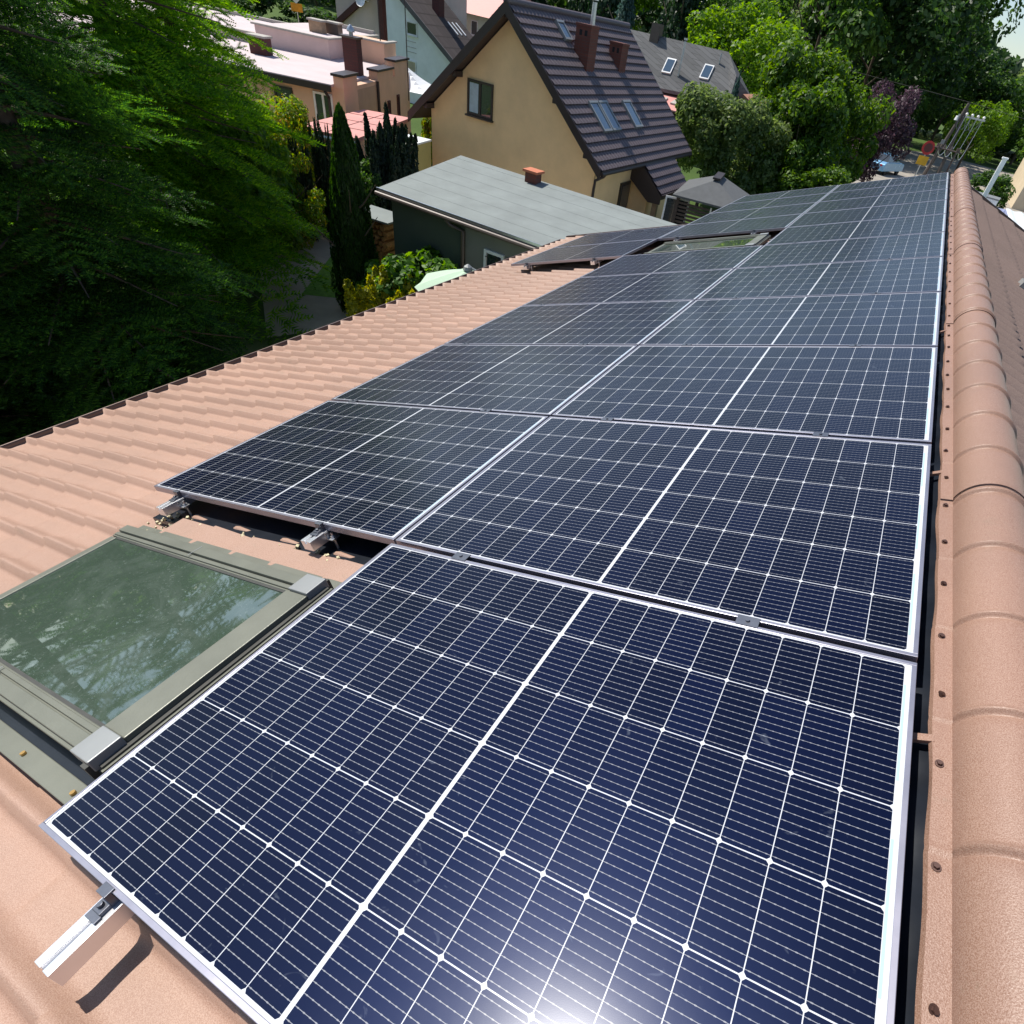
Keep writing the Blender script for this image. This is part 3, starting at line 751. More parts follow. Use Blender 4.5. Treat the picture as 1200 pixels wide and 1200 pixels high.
# shrubs behind the panels
tree('willow_shrub', 'rounded grey green willow shrub beyond the gazebo', 'shrub', -7.6, 30, 4.6, 4.9, 'round', 'grey', n=14000, leaf=.020, seed=21)
tree('willow_shrub', 'paler grey green shrub right behind the grey gazebo roof', 'shrub', -6.0, 31.5, 3.6, 4.6, 'round', 'grey', n=12000, leaf=.020, seed=22)
tree('yew_tree', 'bushy yew with lime sprays reaching the solar panel edge', 'tree', -4.3, 32.5, 4.4, 5.6, 'spread', 'yew', n=18000, leaf=.022, seed=23)
tree('yew_tree', 'taller green yew between grey willow and purple plum', 'tree', -5.6, 36, 5.5, 6.9, 'spread', 'yew', n=16000, leaf=.020, seed=24)
tree('yew_tree', 'dark yew directly left of the purple plum tree', 'tree', -3.0, 38, 4.4, 6.2, 'spread', 'yew', n=14000, leaf=.020, seed=25)
tree('yew_tree', 'low dark yew at the bottom of the shrub bank', 'tree', -2.6, 31.0, 3.6, 2.9, 'spread', 'yew', n=10000, leaf=.022, seed=26)
# distant wood as one mass
rs = np.random.RandomState(5)
az = np.radians(rs.uniform(-72, 16, 60000)); rr = rs.uniform(118, 150, 60000)
lump = 12+3.0*np.sin(az*21)+2*np.sin(az*47+1)+1.2*np.sin(az*97+2) - 8*np.clip((np.degrees(az)-0.5)/6, 0, .42)
hz = lump*np.sqrt(rs.rand(60000))
P = np.stack([rr*np.sin(az), rr*np.cos(az), hz], 1)
V, F = leaf_quads(P, np.tile([0, -1., .8], (60000, 1)), .75, rs=rs)
fw = npmesh('far_woods', V, F, LM['dark']); tag(fw, 'distant belt of mixed woodland closing the view', kind='stuff')

# ------------------------------------------------------------------ garden plants
tree('thuja', 'slim dark green conical thuja standing left of the grey garage', 'thuja', -9.15, 9.75, 1.12, 4.02, 'column', 'thuja', n=26000, leaf=.018, seed=31, crown_name='foliage')
tree('juniper', 'dark upright juniper with many pointed tips behind the thuja', 'juniper', -12.15, 14.1, 1.75, 3.6, 'fingers', 'juniper', n=30000, leaf=.022, seed=32, crown_name='foliage')
tree('garden_shrub', 'yellow green shrub squeezed between thuja and broad dark juniper', 'shrub', -12.3, 13.2, 1.3, 2.2, 'round', 'mid', n=5000, leaf=.035, seed=44)
tree('juniper', 'thin dark juniper in front of the salmon wall and its white window', 'juniper', -13.0, 12.6, .55, 3.3, 'fingers', 'juniper', n=6000, leaf=.03, seed=33, crown_name='foliage')
tree('juniper', 'lower dark juniper column beside the orange leaved shrub', 'juniper', -13.3, 12.1, .6, 2.7, 'fingers', 'juniper', n=6000, leaf=.03, seed=34, crown_name='foliage')
tree('cherry_shrub', 'orange and yellow leaved shrub in front of the salmon house', 'shrub', -14.6, 12.6, 2.4, 3.2, 'round', 'orange', n=13000, leaf=.017, seed=35)
tree('cherry_shrub', 'rusty orange shrub half hidden behind the fir branches', 'shrub', -12.8, 11.3, 1.5, 2.4, 'round', 'orange', n=9000, leaf=.020, seed=36)
tree('cherry_shrub', 'small orange red shrub between the sheds and the ochre wall', 'shrub', -14.9, 19.6, 1.3, 2.6, 'round', 'orange', n=3000, leaf=.04, seed=37)
tree('garden_shrub', 'yellow green leafy shrub behind the fir tips', 'shrub', -13.6, 10.6, 2.2, 2.8, 'round', 'shrub', n=7000, leaf=.028, seed=38)
tree('garden_shrub', 'fresh green leafy shrub against the dark garage wall', 'shrub', -7.35, 9.85, 1.9, 1.85, 'round', 'shrub', n=5200, leaf=.042, seed=39)
tree('garden_shrub', 'lower green shrub between thuja and parasol', 'shrub', -8.15, 9.7, 1.4, 1.45, 'round', 'shrub', n=3600, leaf=.045, seed=40)
tree('golden_conifer', 'yellow feathery conifer beside the roof edge and the parasol', 'conifer', -7.35, 8.75, 1.7, 1.75, 'fingers', 'yellow', n=6500, leaf=.032, seed=41)
tree('ornamental_grass', 'tuft of pale green grass at the garage corner', 'grass tuft', -8.65, 10.1, .7, 1.25, 'fingers', 'shrub', n=900, leaf=.06, seed=42, crown_name='blades', trunk=False)

# ------------------------------------------------------------------ big firs on the left, real sprays
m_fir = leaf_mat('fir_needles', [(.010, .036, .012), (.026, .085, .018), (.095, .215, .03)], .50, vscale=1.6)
m_fir2 = leaf_mat('sunlit_tint_fir_needles', [(.040, .12, .018), (.11, .26, .022), (.26, .42, .035)], .60, vscale=1.6)  # lime young growth, with sunlit brightness put into the needle colour
def bough(seed, L=1.0):
    """one flat fir bough along +x, unit length, as triangles"""
    rs = np.random.RandomState(seed); T = []
    def twig(p, d, l, w_):
        # feathery twig: short needle blades in pairs
        d = d/np.linalg.norm(d); s = np.cross(d, [0, 0, 1.]); s /= (np.linalg.norm(s)+1e-9); up = np.cross(s, d)
        m = max(4, int(l/.017)); k = np.linspace(.02, 1, m)
        base = p + d*(k*l)[:, None] + np.array([0, 0, -1])*(.10*l*k**2)[:, None]
        wl = w_*(1-.45*k)[:, None]
        for sg in (-1, 1):
            tip = base + (s*sg*wl + d*wl*.8 + up*wl*(.35*rs.rand(m)[:, None]))
            b2 = base - d*.010
            T.append(np.stack([base+d*.006, tip, b2], 1))
        T.append(np.stack([base+d*.006, base+up*wl*.8+d*wl*.6, base-d*.012], 1))
    n = 11
    for i in range(n):
        f = (i+.7)/n; p = np.array([f, 0, -.10*f*f+.04*math.sin(f*3)])
        for sg in (-1, 1):
            l = .46*(1-f)**.7*(.75+.5*rs.rand())+.05
            d = np.array([.62, sg*.9, -.06+.10*rs.randn()]); d /= np.linalg.norm(d)
            twig(p, d, l, .034)
            m = int(l/.085)
            for j in range(1, m):
                q = p + d*(l*j/m) + np.array([0, 0, -.10*l*(j/m)**2]); l2 = .15*(1-j/m*.6)*(.8+.4*rs.rand())
                for s2 in (-1, 1):
                    d2 = np.array([d[0]*.7 - s2*d[1]*.6, d[1]*.7 + s2*d[0]*.6, -.10+.12*rs.randn()]); twig(q, d2, l2, .029)
    twig(np.array([.8, 0, -.05]), np.array([1, 0, -.05]), .28, .042)
    return np.concatenate(T)            # (m,3,3)
BG = [bough(51), bough(52)]
def fir(name, label, x, y, H, Rb, seed, zmin=.3, nb=150, lift=0.0, mat='dark'):
    rs = np.random.RandomState(seed); out = []
    t = empty(name, (x, y, 0), (0, 0, 0), label, 'fir tree', 'big firs beside the roof')
    for i in range(nb):
        f = (i+.5)/nb; z = zmin + (H-zmin)*f**1.12
        env = Rb*(1-(z-zmin)/(H-zmin+.4))**.72 + .18
        a = i*2.399 + rs.randn()*.25
        L_ = env*(.78+.35*rs.rand())
        B = BG[i % 2].reshape(-1, 3)*L_
        el = .22*(z/H)**1.2*2 - .26 + rs.randn()*.08 + lift
        ro = rs.randn()*.35; cr, srr = math.cos(ro), math.sin(ro)
        B = B @ np.array([[1, 0, 0], [0, cr, srr], [0, -srr, cr]])
        ce, se = math.cos(el), math.sin(el); B = B @ np.array([[ce, 0, se], [0, 1, 0], [-se, 0, ce]])
        ca, sa = math.cos(a), math.sin(a); B = B @ np.array([[ca, sa, 0], [-sa, ca, 0], [0, 0, 1]])
        out.append(B + np.array([0, 0, z]))
    V = np.concatenate(out); F = np.arange(len(V)).reshape(-1, 3)
    npmesh('crown', V, F, m_fir if mat == 'dark' else m_fir2, t)
    m = MB(); m.tube([(0, 0, 0), (0.03, 0, H*.4), (0, .04, H*.75), (0, 0, H)], [.19, .14, .08, .01], 10)
    for i in range(nb):
        f = (i+.5)/nb; z = zmin + (H-zmin)*f**1.12; a = i*2.399; env = (Rb*(1-(z-zmin)/(H-zmin+.4))**.72)*.7
        el = .44*(z/H)**1.2-.26; m.tube([(0, 0, z-.01), (math.cos(a)*env*.5, math.sin(a)*env*.5, z+math.sin(el)*env*.5), (math.cos(a)*env*1.2, math.sin(a)*env*1.2, z+math.sin(el)*env*1.2-.06)], [.032, .02, .006], 5, False)
    m.build('trunk', m_bark, t, True)
    return t
fir('fir_tree', 'big dark fir whose branches hang over the roof eave, nearest to the roof', -8.8, 4.2, 7.2, 2.6, 61, nb=120)
fir('fir_tree', 'fir with sun-tinted yellow green tips reaching toward the conical thuja', -12.0, 7.5, 10.2, 3.1, 62, nb=125, zmin=1.3, mat='tips')
fir('fir_tree', 'shadowy fir at the far left edge of the photo', -11.2, 3.0, 8.6, 3.0, 63, nb=100)
fir('fir_tree', 'fir partly outside the left edge, beside the lower roof corner', -9.3, 1.1, 6.8, 2.5, 64, nb=90)
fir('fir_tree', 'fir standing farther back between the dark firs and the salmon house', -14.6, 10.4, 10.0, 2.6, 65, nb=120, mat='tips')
tree('maple_shrub', 'bright yellow green maple shrub glowing behind the fir branches', 'shrub', -12.7, 10.0, 2.2, 3.3, 'round', 'lime', n=9000, leaf=.026, seed=67)
#MARK2
# ------------------------------------------------------------------ buildings
def render_mat(name, col, g=.35): return simple(name, col, .88, 0, .07, 1.6, g, 70, .25)
m_ochre = render_mat('ochre_render', (.86, .60, .32))
m_salmon = render_mat('salmon_render', (.72, .46, .32)); m_mauve = render_mat('mauve_render', (.68, .52, .48))
m_white = render_mat('white_render', (.88, .90, .90)); m_garw = render_mat('dark_green_render', (.075, .095, .07)); m_garw2 = render_mat('grey_render', (.20, .20, .175))
m_fascia = simple('dark_brown_fascia', (.035, .024, .024), .45, 0, .1, 3)
m_soffit = simple('brown_soffit', (.055, .035, .030), .7, 0, .2, 4, .1, 30)
m_felt = simple('grey_roofing_felt', (.21, .235, .23), .85, 0, .14, 1.3, .25, 60)
m_win = glass_mat('window_glass', (.02, .03, .04), .03, .1, .9)
m_rwin = glass_mat('skylight_glass_far', (.05, .09, .14), .05, .05, 1.0)
m_wframe_d = simple('dark_window_frame', (.03, .025, .022), .4); m_wframe_w = simple('white_window_frame', (.8, .8, .8), .4)
m_brick = brick_mat('red_brown_brick', (.20, .060, .040), (.14, .045, .032), (.10, .075, .065), .25, .077)
m_brick2 = brick_mat('dark_red_brick', (.12, .035, .030), (.09, .03, .028), (.05, .035, .032), .25, .077)
m_cap = simple('concrete_cap', (.40, .37, .33), .85, 0, .15, 6)
m_red_roof = simple('pink_red_sheet_roof', (.62, .27, .235), .6, 0, .12, .8, .1, 20)
m_wood = simple('weathered_post', (.34, .24, .15), .8, 0, .2, 6, .2, 40)
m_dk = simple('dark_interior', (.012, .012, .012), .8)

def window(parent, P, ex, w_, h, frame, pane, sashes=2, sill=True, depth=.05, label=None):
    """window on a wall: P lower-left corner, ex unit vector along the wall, outward normal = ex x z"""
    ex = Vector(ex).normalized(); ez = Vector((0, 0, 1)); no = ex.cross(ez)
    T = Matrix((( ex.x, ez.x, no.x, P[0]), (ex.y, ez.y, no.y, P[1]), (ex.z, ez.z, no.z, P[2]), (0, 0, 0, 1)))
    f = MB(); b_ = .06
    f.box(0, w_, 0, b_, -.02, depth, T); f.box(0, w_, h-b_, h, -.02, depth, T); f.box(0, b_, b_, h-b_, -.02, depth, T); f.box(w_-b_, w_, b_, h-b_, -.02, depth, T)
    for i in range(1, sashes): f.box(w_*i/sashes-.035, w_*i/sashes+.035, b_, h-b_, -.02, depth-.005, T)
    fr = f.build('window', frame, parent)
    if label: fr['label'] = label
    q = MB(); q.box(b_, w_-b_, b_, h-b_, -.01, depth-.03, T); q.build('pane', pane, fr)
    if sill: MB().box(-.04, w_+.04, -.05, -.002, -.02, depth+.06, T).build('sill', frame, fr)
    return fr

# --- tile field on a sloping plane for the ochre house: coordinates (down-slope s, along y)
def tile_roof(x_r, z_r, x_e, z_e, y0, y1, row, pit, amp, step, sgn=1, up=0.0):
    L = math.hypot(x_e-x_r, z_e-z_r); d = np.array([(x_e-x_r)/L, 0, (z_e-z_r)/L]); nrm = np.array([-d[2]*np.sign(d[0]), 0, abs(d[0])])
    ys = np.arange(y0, y1+1e-6, pit/6); V = []; F = []; off = 0; i = np.arange(len(ys)-1); n = len(ys)
    s = 0.0; prev = None
    while s < L-1e-6:
        e = min(L, s+row); rows = []
        for f, k in ((0, 0), (.5, .5), (.93, .97), (1, 1)):
            ss = s+(e-s)*f
            h = amp*np.maximum(0, np.cos(ys*2*np.pi/pit))**.8 + step*k + up
            scal = .05*row*np.cos(ys*2*np.pi/pit)*f
            P = np.outer(ss+scal, d) + np.outer(h, nrm) + np.array([x_r, 0, z_r]); P[:, 1] = ys; rows.append(P)
        A = np.concatenate(rows); V.append(A)
        for r in range(3): F.append(np.stack([off+r*n+i, off+r*n+i+1, off+(r+1)*n+i+1, off+(r+1)*n+i], 1))
        o2 = off+len(A); lo = rows[-1].copy(); lo2 = lo - np.outer(np.full(n, step+.002), nrm)
        V.append(np.concatenate([lo, lo2])); F.append(np.stack([o2+i, o2+i+1, o2+n+i+1, o2+n+i], 1)); off = o2+2*n
        s = e
    return np.concatenate(V), np.concatenate(F)

oh = empty('gable_house', (0, 0, 0), label='ochre rendered gable house with steep dark plum tiled roof and two brick chimneys', cat='house')
RXo, RZo, EX, EXL, EZ = -11.04, 5.97, -7.39, -14.69, 2.63
WY0, WY1 = 18.42, 25.9
WL, WR = -14.12, -7.72
kz = (RZo-EZ)/(EX-RXo)
mb = MB(); zt = lambda x: RZo-.22-abs(x-RXo)*kz
mb.prism([(WL, 0), (WR, 0), (WR, zt(WR)), (RXo, zt(RXo)), (WL, zt(WL))], WY0, WY1); mb.build('wall', m_ochre, oh)
# roof deck and tiles
m_plum = tile_coat('plum_roof_tile', (.085, .062, .075), .5, 200)
th = .16
mb = MB()
mb.prism([(RXo, RZo-th), (EX, EZ-th), (EX, EZ-.01), (RXo, RZo-.01)], 18.06, 26.3); mb.prism([(RXo-.001, RZo-th), (EXL, EZ-th), (EXL, EZ-.01), (RXo-.001, RZo-.01)], 18.06, 26.3)
deck = mb.build('roof', m_soffit, oh)
Vr, Fr = tile_roof(RXo, RZo, EX+.04, EZ-.035, 18.02, 26.34, .295, .205, .028, .045, up=.01)
Vl, Fl = tile_roof(RXo, RZo, EXL-.04, EZ-.035, 18.02, 26.34, .295, .205, .028, .045, up=.01)
npmesh('tile_field', np.concatenate([Vr, Vl]), np.concatenate([Fr, Fl+len(Vr)]), m_plum, deck)
# barge boards
mb = MB()
for ex_ in (EX, EXL):
    s = 1 if ex_ > RXo else -1
    mb.prism([(RXo, RZo+.06), (ex_+s*.06, EZ+.02), (ex_+s*.06, EZ-.26), (RXo, RZo-.24)], 17.96, 18.02); mb.prism([(RXo, RZo+.05), (ex_+s*.06, EZ+.01), (ex_+s*.06, EZ-.26), (RXo, RZo-.24)], 26.32, 26.36)
    mb.box(ex_-.05+s*.05, ex_+.05+s*.05, 18.02, 26.32, EZ-.12, EZ-.02)
for x in (RXo, -12.9, -9.2, -14.05, -7.95): mb.box(x-.07, x+.07, 18.03, 18.41, zt(x)-.10, zt(x)+.04)
mb.build('barge_board', m_fascia, oh)
mb = MB(); mb.tube([(RXo, 17.98, RZo+.045), (RXo, 26.36, RZo+.045)], .095, 10); mb.build('ridge_tile', m_plum, oh, True)
# porch: the slope continues down between y 21.35 and 24.3
PZ = lambda x: RZo-(x-RXo)*kz
mb = MB(); mb.prism([(EX-.1, PZ(EX-.1)-.17), (-6.46, PZ(-6.46)-.17), (-6.46, PZ(-6.46)-.015), (EX-.1, PZ(EX-.1)-.015)], 21.4, 24.2)
pr = mb.build('porch_roof', m_soffit, oh)
Vp, Fp = tile_roof(EX+.04, PZ(EX+.04)-.02, -6.44, PZ(-6.44)-.02, 21.36, 24.24, .295, .205, .028, .045, up=.01); npmesh('tile_field', Vp, Fp, m_plum, pr)
mb = MB(); mb.prism([(-7.5, PZ(-7.5)-.05), (-6.44, PZ(-6.44)-.01), (-6.44, PZ(-6.44)-.28), (-6.9, PZ(-6.44)-.30), (-7.72, 2.02), (-7.72, PZ(-7.72)-.3)], 21.33, 21.395); mb.build('porch_cheek', m_fascia, oh)
for y in (21.55, 24.0):
    MB().box(-6.75, -6.57, y-.09, y+.09, 0, PZ(-6.66)-.2).build('porch_post', m_wood, oh)
MB().box(-7.72, -7.05, 21.65, 21.95, 0, 2.1).build('porch_pier', m_ochre, oh)
d = MB(); d.box(-7.73, -7.66, 20.55, 21.35, .05, 1.95); dd_ = d.build('door', m_wframe_d, oh); MB().box(-7.66, -7.645, 20.65, 21.25, .3, 1.85).build('pane', m_win, dd_)
gw = window(oh, (-12.62, WY0, 3.02), (1, 0, 0), .98, .95, m_wframe_d, m_win, 2, label='dark framed two sash window in the ochre gable')
MB().box(-12.54, -12.20, WY0-.027, WY0-.021, 3.10, 3.88).build('pale_sash_panel', simple('pale_blue_sash', (.42, .52, .56), .6, 0, .15, 5), gw)  # pale blue panel over the left sash
mb = MB(); mb.tube([(-7.36, 18.5, EZ-.12), (-7.42, 18.46, EZ-.22), (-7.66, 18.40, EZ-.38), (-7.66, 18.37, EZ-.6), (-7.66, 18.37, 0)], .045, 8); mb.tube([(-7.31, 18.06, EZ-.10), (-7.31, 26.3, EZ-.10)], .06, 8)
mb.build('downpipe', m_fascia, oh, True)
# chimneys
def chimney(parent, x0, x1, y0, y1, z0, z1, mat, flue=None, holes=True):
    c = MB().box(x0, x1, y0, y1, z0, z1).build('chimney', mat, parent)
    k = MB(); k.box(x0-.02, x1+.02, y0-.02, y1+.02, z1, z1+.07); k.build('chimney_cap', m_cap if mat != m_brick else m_brick, c)
    if holes:
        h = MB()
        for j in (.25, .6): h.box(x0+(x1-x0)*j, x0+(x1-x0)*(j+.18), y0-.004, y0+.02, z1-.22, z1-.08)
        h.build('chimney_vent', m_dk, c)
    if flue: MB().tube([(*flue, z1), (*flue, z1+.62)], .075, 12).tube([(*flue, z1+.66), (*flue, z1+.70)], .11, 12).build('flue', m_steel, c, True)
    return c
chimney(oh, -10.16, -9.62, 20.62, 21.16, 4.2, 5.80, m_brick, (-9.8, 21.0))
chimney(oh, -10.15, -9.65, 23.15, 23.68, 4.2, 5.48, m_brick)
# lead skirts
nrm_o = Vector((kz, 0, 1)).normalized()
def on_slope(x, y, up=.06): return Vector((x, y, PZ(x))) + nrm_o*up
def slope_win(x0, x1, y0, y1, label):
    f = MB(); b_ = .05
    def bx(xa, xb, ya, yb, lo, hi): f.hexa([on_slope(xa, ya, lo), on_slope(xb, ya, lo), on_slope(xb, yb, lo), on_slope(xa, yb, lo), on_slope(xa, ya, hi), on_slope(xb, ya, hi), on_slope(xb, yb, hi), on_slope(xa, yb, hi)])
    bx(x0, x0+b_, y0, y1, .0, .13); bx(x1-b_, x1, y0, y1, .0, .12); bx(x0+b_, x1-b_, y0, y0+b_*1.3, .0, .12); bx(x0+b_, x1-b_, y1-b_*1.3, y1, .0, .12)
    fr = f.build('roof_window', m_greymetal, oh); fr['label'] = label
    f = MB(); b0 = b_
    f.hexa([on_slope(a, b_2, c) for c in (.05, .10) for a, b_2 in ((x0+b0, y0+.06), (x1-b0, y0+.06), (x1-b0, y1-.06), (x0+b0, y1-.06))]); f.build('pane', m_rwin, fr)
slope_win(-8.90, -8.18, 19.50, 20.10, 'left window of the pair low on the plum tiles'); slope_win(-8.90, -8.18, 20.16, 20.78, 'right window of the pair low on the plum tiles')
slope_win(-8.90, -8.20, 22.02, 22.66, 'single low roof window'); slope_win(-10.78, -10.34, 20.05+.2, 20.72, 'small roof window high beside the taller chimney')

# --- garage
ga = empty('garage', (0, 0, 0), label='low flat roofed garage with grey felt roof and dark green wall', cat='garage')
GX0, GX1, GY0, GY1 = -8.92, -2.7, 10.36, 13.55
gz = lambda y: 2.60 + (y-GY0)*.105
mb = MB(); mb.hexa([(GX0+.22, GY0+.16, 0), (-6.72, GY0+.16, 0), (-6.72, GY1-.1, 0), (GX0+.22, GY1-.1, 0), (GX0+.22, GY0+.16, gz(GY0)-.1), (-6.72, GY0+.16, gz(GY0)-.1), (-6.72, GY1-.1, gz(GY1)-.1), (GX0+.22, GY1-.1, gz(GY1)-.1)])
tag(mb.build('wall', m_garw, ga), 'dark green rendered left half of the wall')
mb = MB(); mb.hexa([(-6.72, GY0+.16, 0), (GX1-.2, GY0+.16, 0), (GX1-.2, GY1-.1, 0), (-6.72, GY1-.1, 0), (-6.72, GY0+.16, gz(GY0)-.1), (GX1-.2, GY0+.16, gz(GY0)-.1), (GX1-.2, GY1-.1, gz(GY1)-.1), (-6.72, GY1-.1, gz(GY1)-.1)])
tag(mb.build('wall', m_garw2, ga), 'bare grey right half of the wall')
mb = MB(); mb.hexa([(GX0, GY0, gz(GY0)-.10), (GX1, GY0, gz(GY0)-.10), (GX1, GY1, gz(GY1)-.10), (GX0-.25, GY1, gz(GY1)-.10), (GX0, GY0, gz(GY0)), (GX1, GY0, gz(GY0)), (GX1, GY1, gz(GY1)), (GX0-.25, GY1, gz(GY1))])
grf = mb.build('roof', m_felt, ga)
mb = MB()
for k in range(1, 7):
    y = GY0+k*.49; x = GX0+.02-.25*(y-GY0)/(GY1-GY0)
    mb.hexa([(x, y, gz(y)+.001), (GX1, y, gz(y)+.001), (GX1, y+.07, gz(y+.07)+.001), (x, y+.07, gz(y+.07)+.001), (x, y, gz(y)+.0028), (GX1, y, gz(y)+.0028), (GX1, y+.07, gz(y+.07)+.0028), (x, y+.07, gz(y+.07)+.0028)])
fs = mb.build('felt_seam', m_felt, grf); fs['kind'] = 'stuff'
mb = MB(); mb.hexa([(GX0-.02, GY0-.03, gz(GY0)-.04), (GX1, GY0-.03, gz(GY0)-.04), (GX1, GY0-.001, gz(GY0)-.04), (GX0-.02, GY0-.001, gz(GY0)-.04), (GX0-.02, GY0-.03, gz(GY0)+.012), (GX1, GY0-.03, gz(GY0)+.012), (GX1, GY0-.001, gz(GY0)+.012), (GX0-.02, GY0-.001, gz(GY0)+.012)])
mb.build('drip_edge', m_steel, ga)
mb = MB(); mb.tube([(GX0, GY0-.07, gz(GY0)-.09), (GX1, GY0-.07, gz(GY0)-.11)], .045, 8); mb.build('gutter', m_gutter, ga, True)
mb = MB(); mb.tube([(-7.05, GY0-.07, 2.48), (-6.98, GY0-.02, 2.38), (-6.74, GY0+.10, 2.30), (-6.74, GY0+.10, 0)], .045, 8); mb.build('downpipe', m_gutter, ga, True)
cm = MB().box(-7.02, -6.72, 13.20, 13.46, 2.85, 3.12).build('chimney', m_brick, grf); MB().box(-7.07, -6.67, 13.15, 13.51, 3.12, 3.17).build('chimney_cap', simple('orange_clay', (.50, .16, .08), .7, 0, .1, 8), cm)
window(ga, (-6.20, GY0+.16, 1.30), (1, 0, 0), .50, .80, m_wframe_w, m_win, 1, label='white framed barred window'); window(ga, (-5.62, GY0+.16, 1.30), (1, 0, 0), .55, .78, m_wframe_d, m_win, 1, label='dark framed window')
mb = MB()
for z in (1.5, 1.75, 1.98): mb.tube([(-6.13, GY0+.06, z), (-5.76, GY0+.06, z)], .008, 5)
mb.build('window_bars', m_dk, ga)
# firewood
fw_ = empty('firewood_stack', (-9.85, 11.3, 0), (0, 0, .1), 'stack of split orange brown firewood at the garage corner', 'firewood')
rs2 = random.Random(9); zc = .12; logs = []
m_end = simple('cut_wood_ends', (.52, .25, .10), .85, 0, .35, 14, .2, 60)
mb = MB(); mbk = MB()
r_i = 0
while zc < 1.55:
    x = -.42 + (.08 if r_i % 2 else 0)
    while x < .42:
        r = rs2.uniform(.055, .085); nn_ = rs2.choice([3, 4, 5, 6]); a0 = rs2.random()*6
        mb.prism([(x+r*math.cos(a0+6.283*k/nn_), zc+r*math.sin(a0+6.283*k/nn_)) for k in range(nn_)], -.3+rs2.uniform(-.04, .02), .3); x += .155
    zc += .125; r_i += 1
mb.build('split_logs', m_end, fw_); MB().box(-.5, .5, .31, .36, 0, 1.5).build('back_board', m_soffit, fw_)
MB().box(-.55, .55, -.42, .42, 1.66, 1.70).build('cover_board', m_felt, fw_)
bi = empty('round_garden_table', (-8.98, 10.15, 0), label='small round beige topped table between thuja and garage', cat='table')
MB().tube([(0, 0, .78), (0, 0, .82)], .42, 28).build('table_top', m_path, bi); MB().tube([(0, 0, 0), (0, 0, .78)], .05, 10).build('table_leg', m_steel, bi)

# --- salmon flat roofed house, turned 25 degrees
sh = empty('flat_roof_house', (-16.6, 17.05, 0), (0, 0, R(25)), 'salmon flat roofed house with stepped parapets and pale roof', 'house')
m_sroof = simple('pale_pink_roof_felt', (.56, .47, .47), .85, 0, .08, 1.2, .2, 50)
MB().box(-14, 0, 0, 7.4, 0, 2.92).build('wall', m_salmon, sh)
lr = MB().box(-14.2, -.30, -.25, 7.3, 2.93, 3.0).build('roof', m_sroof, sh)
mb = MB(); mb.box(-14.2, -.30, -.33, -.252, 2.80, 2.985); mb.build('eaves_gutter', m_fascia, sh)
bxx = MB().box(-5.4, -2.6, 5.6, 11.5, 2.99, 3.62).box(-14, -5.4, 5.6, 11.0, 2.99, 3.30).build('upper_storey', m_mauve, sh); MB().box(-2.6, -1.0, 7.42, 9.0, 0, 3.72).build('rear_wing', m_salmon, sh)
mb = MB(); mb.box(-5.5, -2.52, 5.52, 5.72, 3.62, 3.68); mb.box(-14.1, -5.5, 5.52, 5.72, 3.30, 3.36); mb.box(-2.72, -2.52, 5.72, 11.5, 3.62, 3.68); mb.box(-5.5, -2.72, 11.3, 11.5, 3.62, 3.80); mb.box(-14.1, -5.5, 10.8, 11.0, 3.30, 3.45); mb.box(-2.5, -.92, 7.36, 7.56, 3.72, 3.78); mb.box(-1.1, -.92, 7.56, 9.0, 3.72, 3.78)
mb.build('parapet_capping', m_cap, sh)
MB().box(-5.35, -2.75, 5.75, 11.3, 3.625, 3.65).box(-13.9, -5.45, 5.75, 10.8, 3.305, 3.33).build('roof', m_sroof, sh)
for (a, b_) in ((-.02, 1.25), (3.35, 5.2), (5.45, 7.3)):
    z = {-.02: 3.22, 3.35: 3.18, 5.45: 3.38}[a]
    MB().box(-.30, .012, a, b_, 2.9, z).build('parapet', m_salmon, sh); MB().box(-.36, .07, a-.05, b_+.05, z, z+.07).build('parapet_capping', m_fascia, sh)
MB().box(-.02, .004, 1.25, 3.35, .1, 2.8).build('recess_shade_panel', render_mat('shaded_salmon', (.50, .34, .24)), sh)  # flush panel; shade of the recess put into its darker salmon
MB().tube([(.06, 3.2, 2.92), (.06, 3.2, 0)], .05, 8).build('downpipe', m_fascia, sh, True); MB().tube([(-.5, -.30, 2.8), (-.5, -.06, 2.6), (-.5, -.06, 0)], .05, 8).build('downpipe', m_fascia, sh, True)
window(sh, (-1.02, 0, 1.55), (1, 0, 0), .62, 1.15, m_wframe_w, m_win, 2, label='white framed window behind the thuja'); window(sh, (-2.3, 0, 1.55), (1, 0, 0), .6, 1.1, m_wframe_d, m_win, 1)
window(sh, (0.0, 4.35, 1.6), (0, 1, 0), .28, .6, m_brick2, m_win, 1, False); window(sh, (0.0, 5.55, 1.55), (0, 1, 0), .28, .75, m_brick2, m_win, 1, False)
def sch(x, y, z0, z1, w_, mat, cap=m_cap):
    c = MB().box(x-w_/2, x+w_/2, y-w_/2, y+w_/2, z0, z1).build('chimney', mat, sh); MB().box(x-w_/2-.05, x+w_/2+.05, y-w_/2-.05, y+w_/2+.05, z1, z1+.06).build('chimney_cap', cap, c); return c
c1 = sch(-.72, 3.05, 2.99, 4.05, .50, m_brick2, m_gutter); MB().tube([(-.72, 3.05, 4.1), (-.72, 3.05, 4.22)], .07, 10).tube([(-.72, 3.05, 4.22), (-.72, 3.05, 4.30), (-.72, 3.05, 4.42)], [.13, .13, .03], 10).build('chimney_cowl', m_steel, c1, True)
sch(-4.1, 3.2, 2.99, 3.50, .55, m_brick2)
sch(-3.6, 7.2, 3.64, 4.02, .5, simple('tan_chimney_render', (.40, .27, .17), .8, 0, .2, 8)); sch(-3.2, 7.9, 3.64, 4.0, .5, m_gutter)
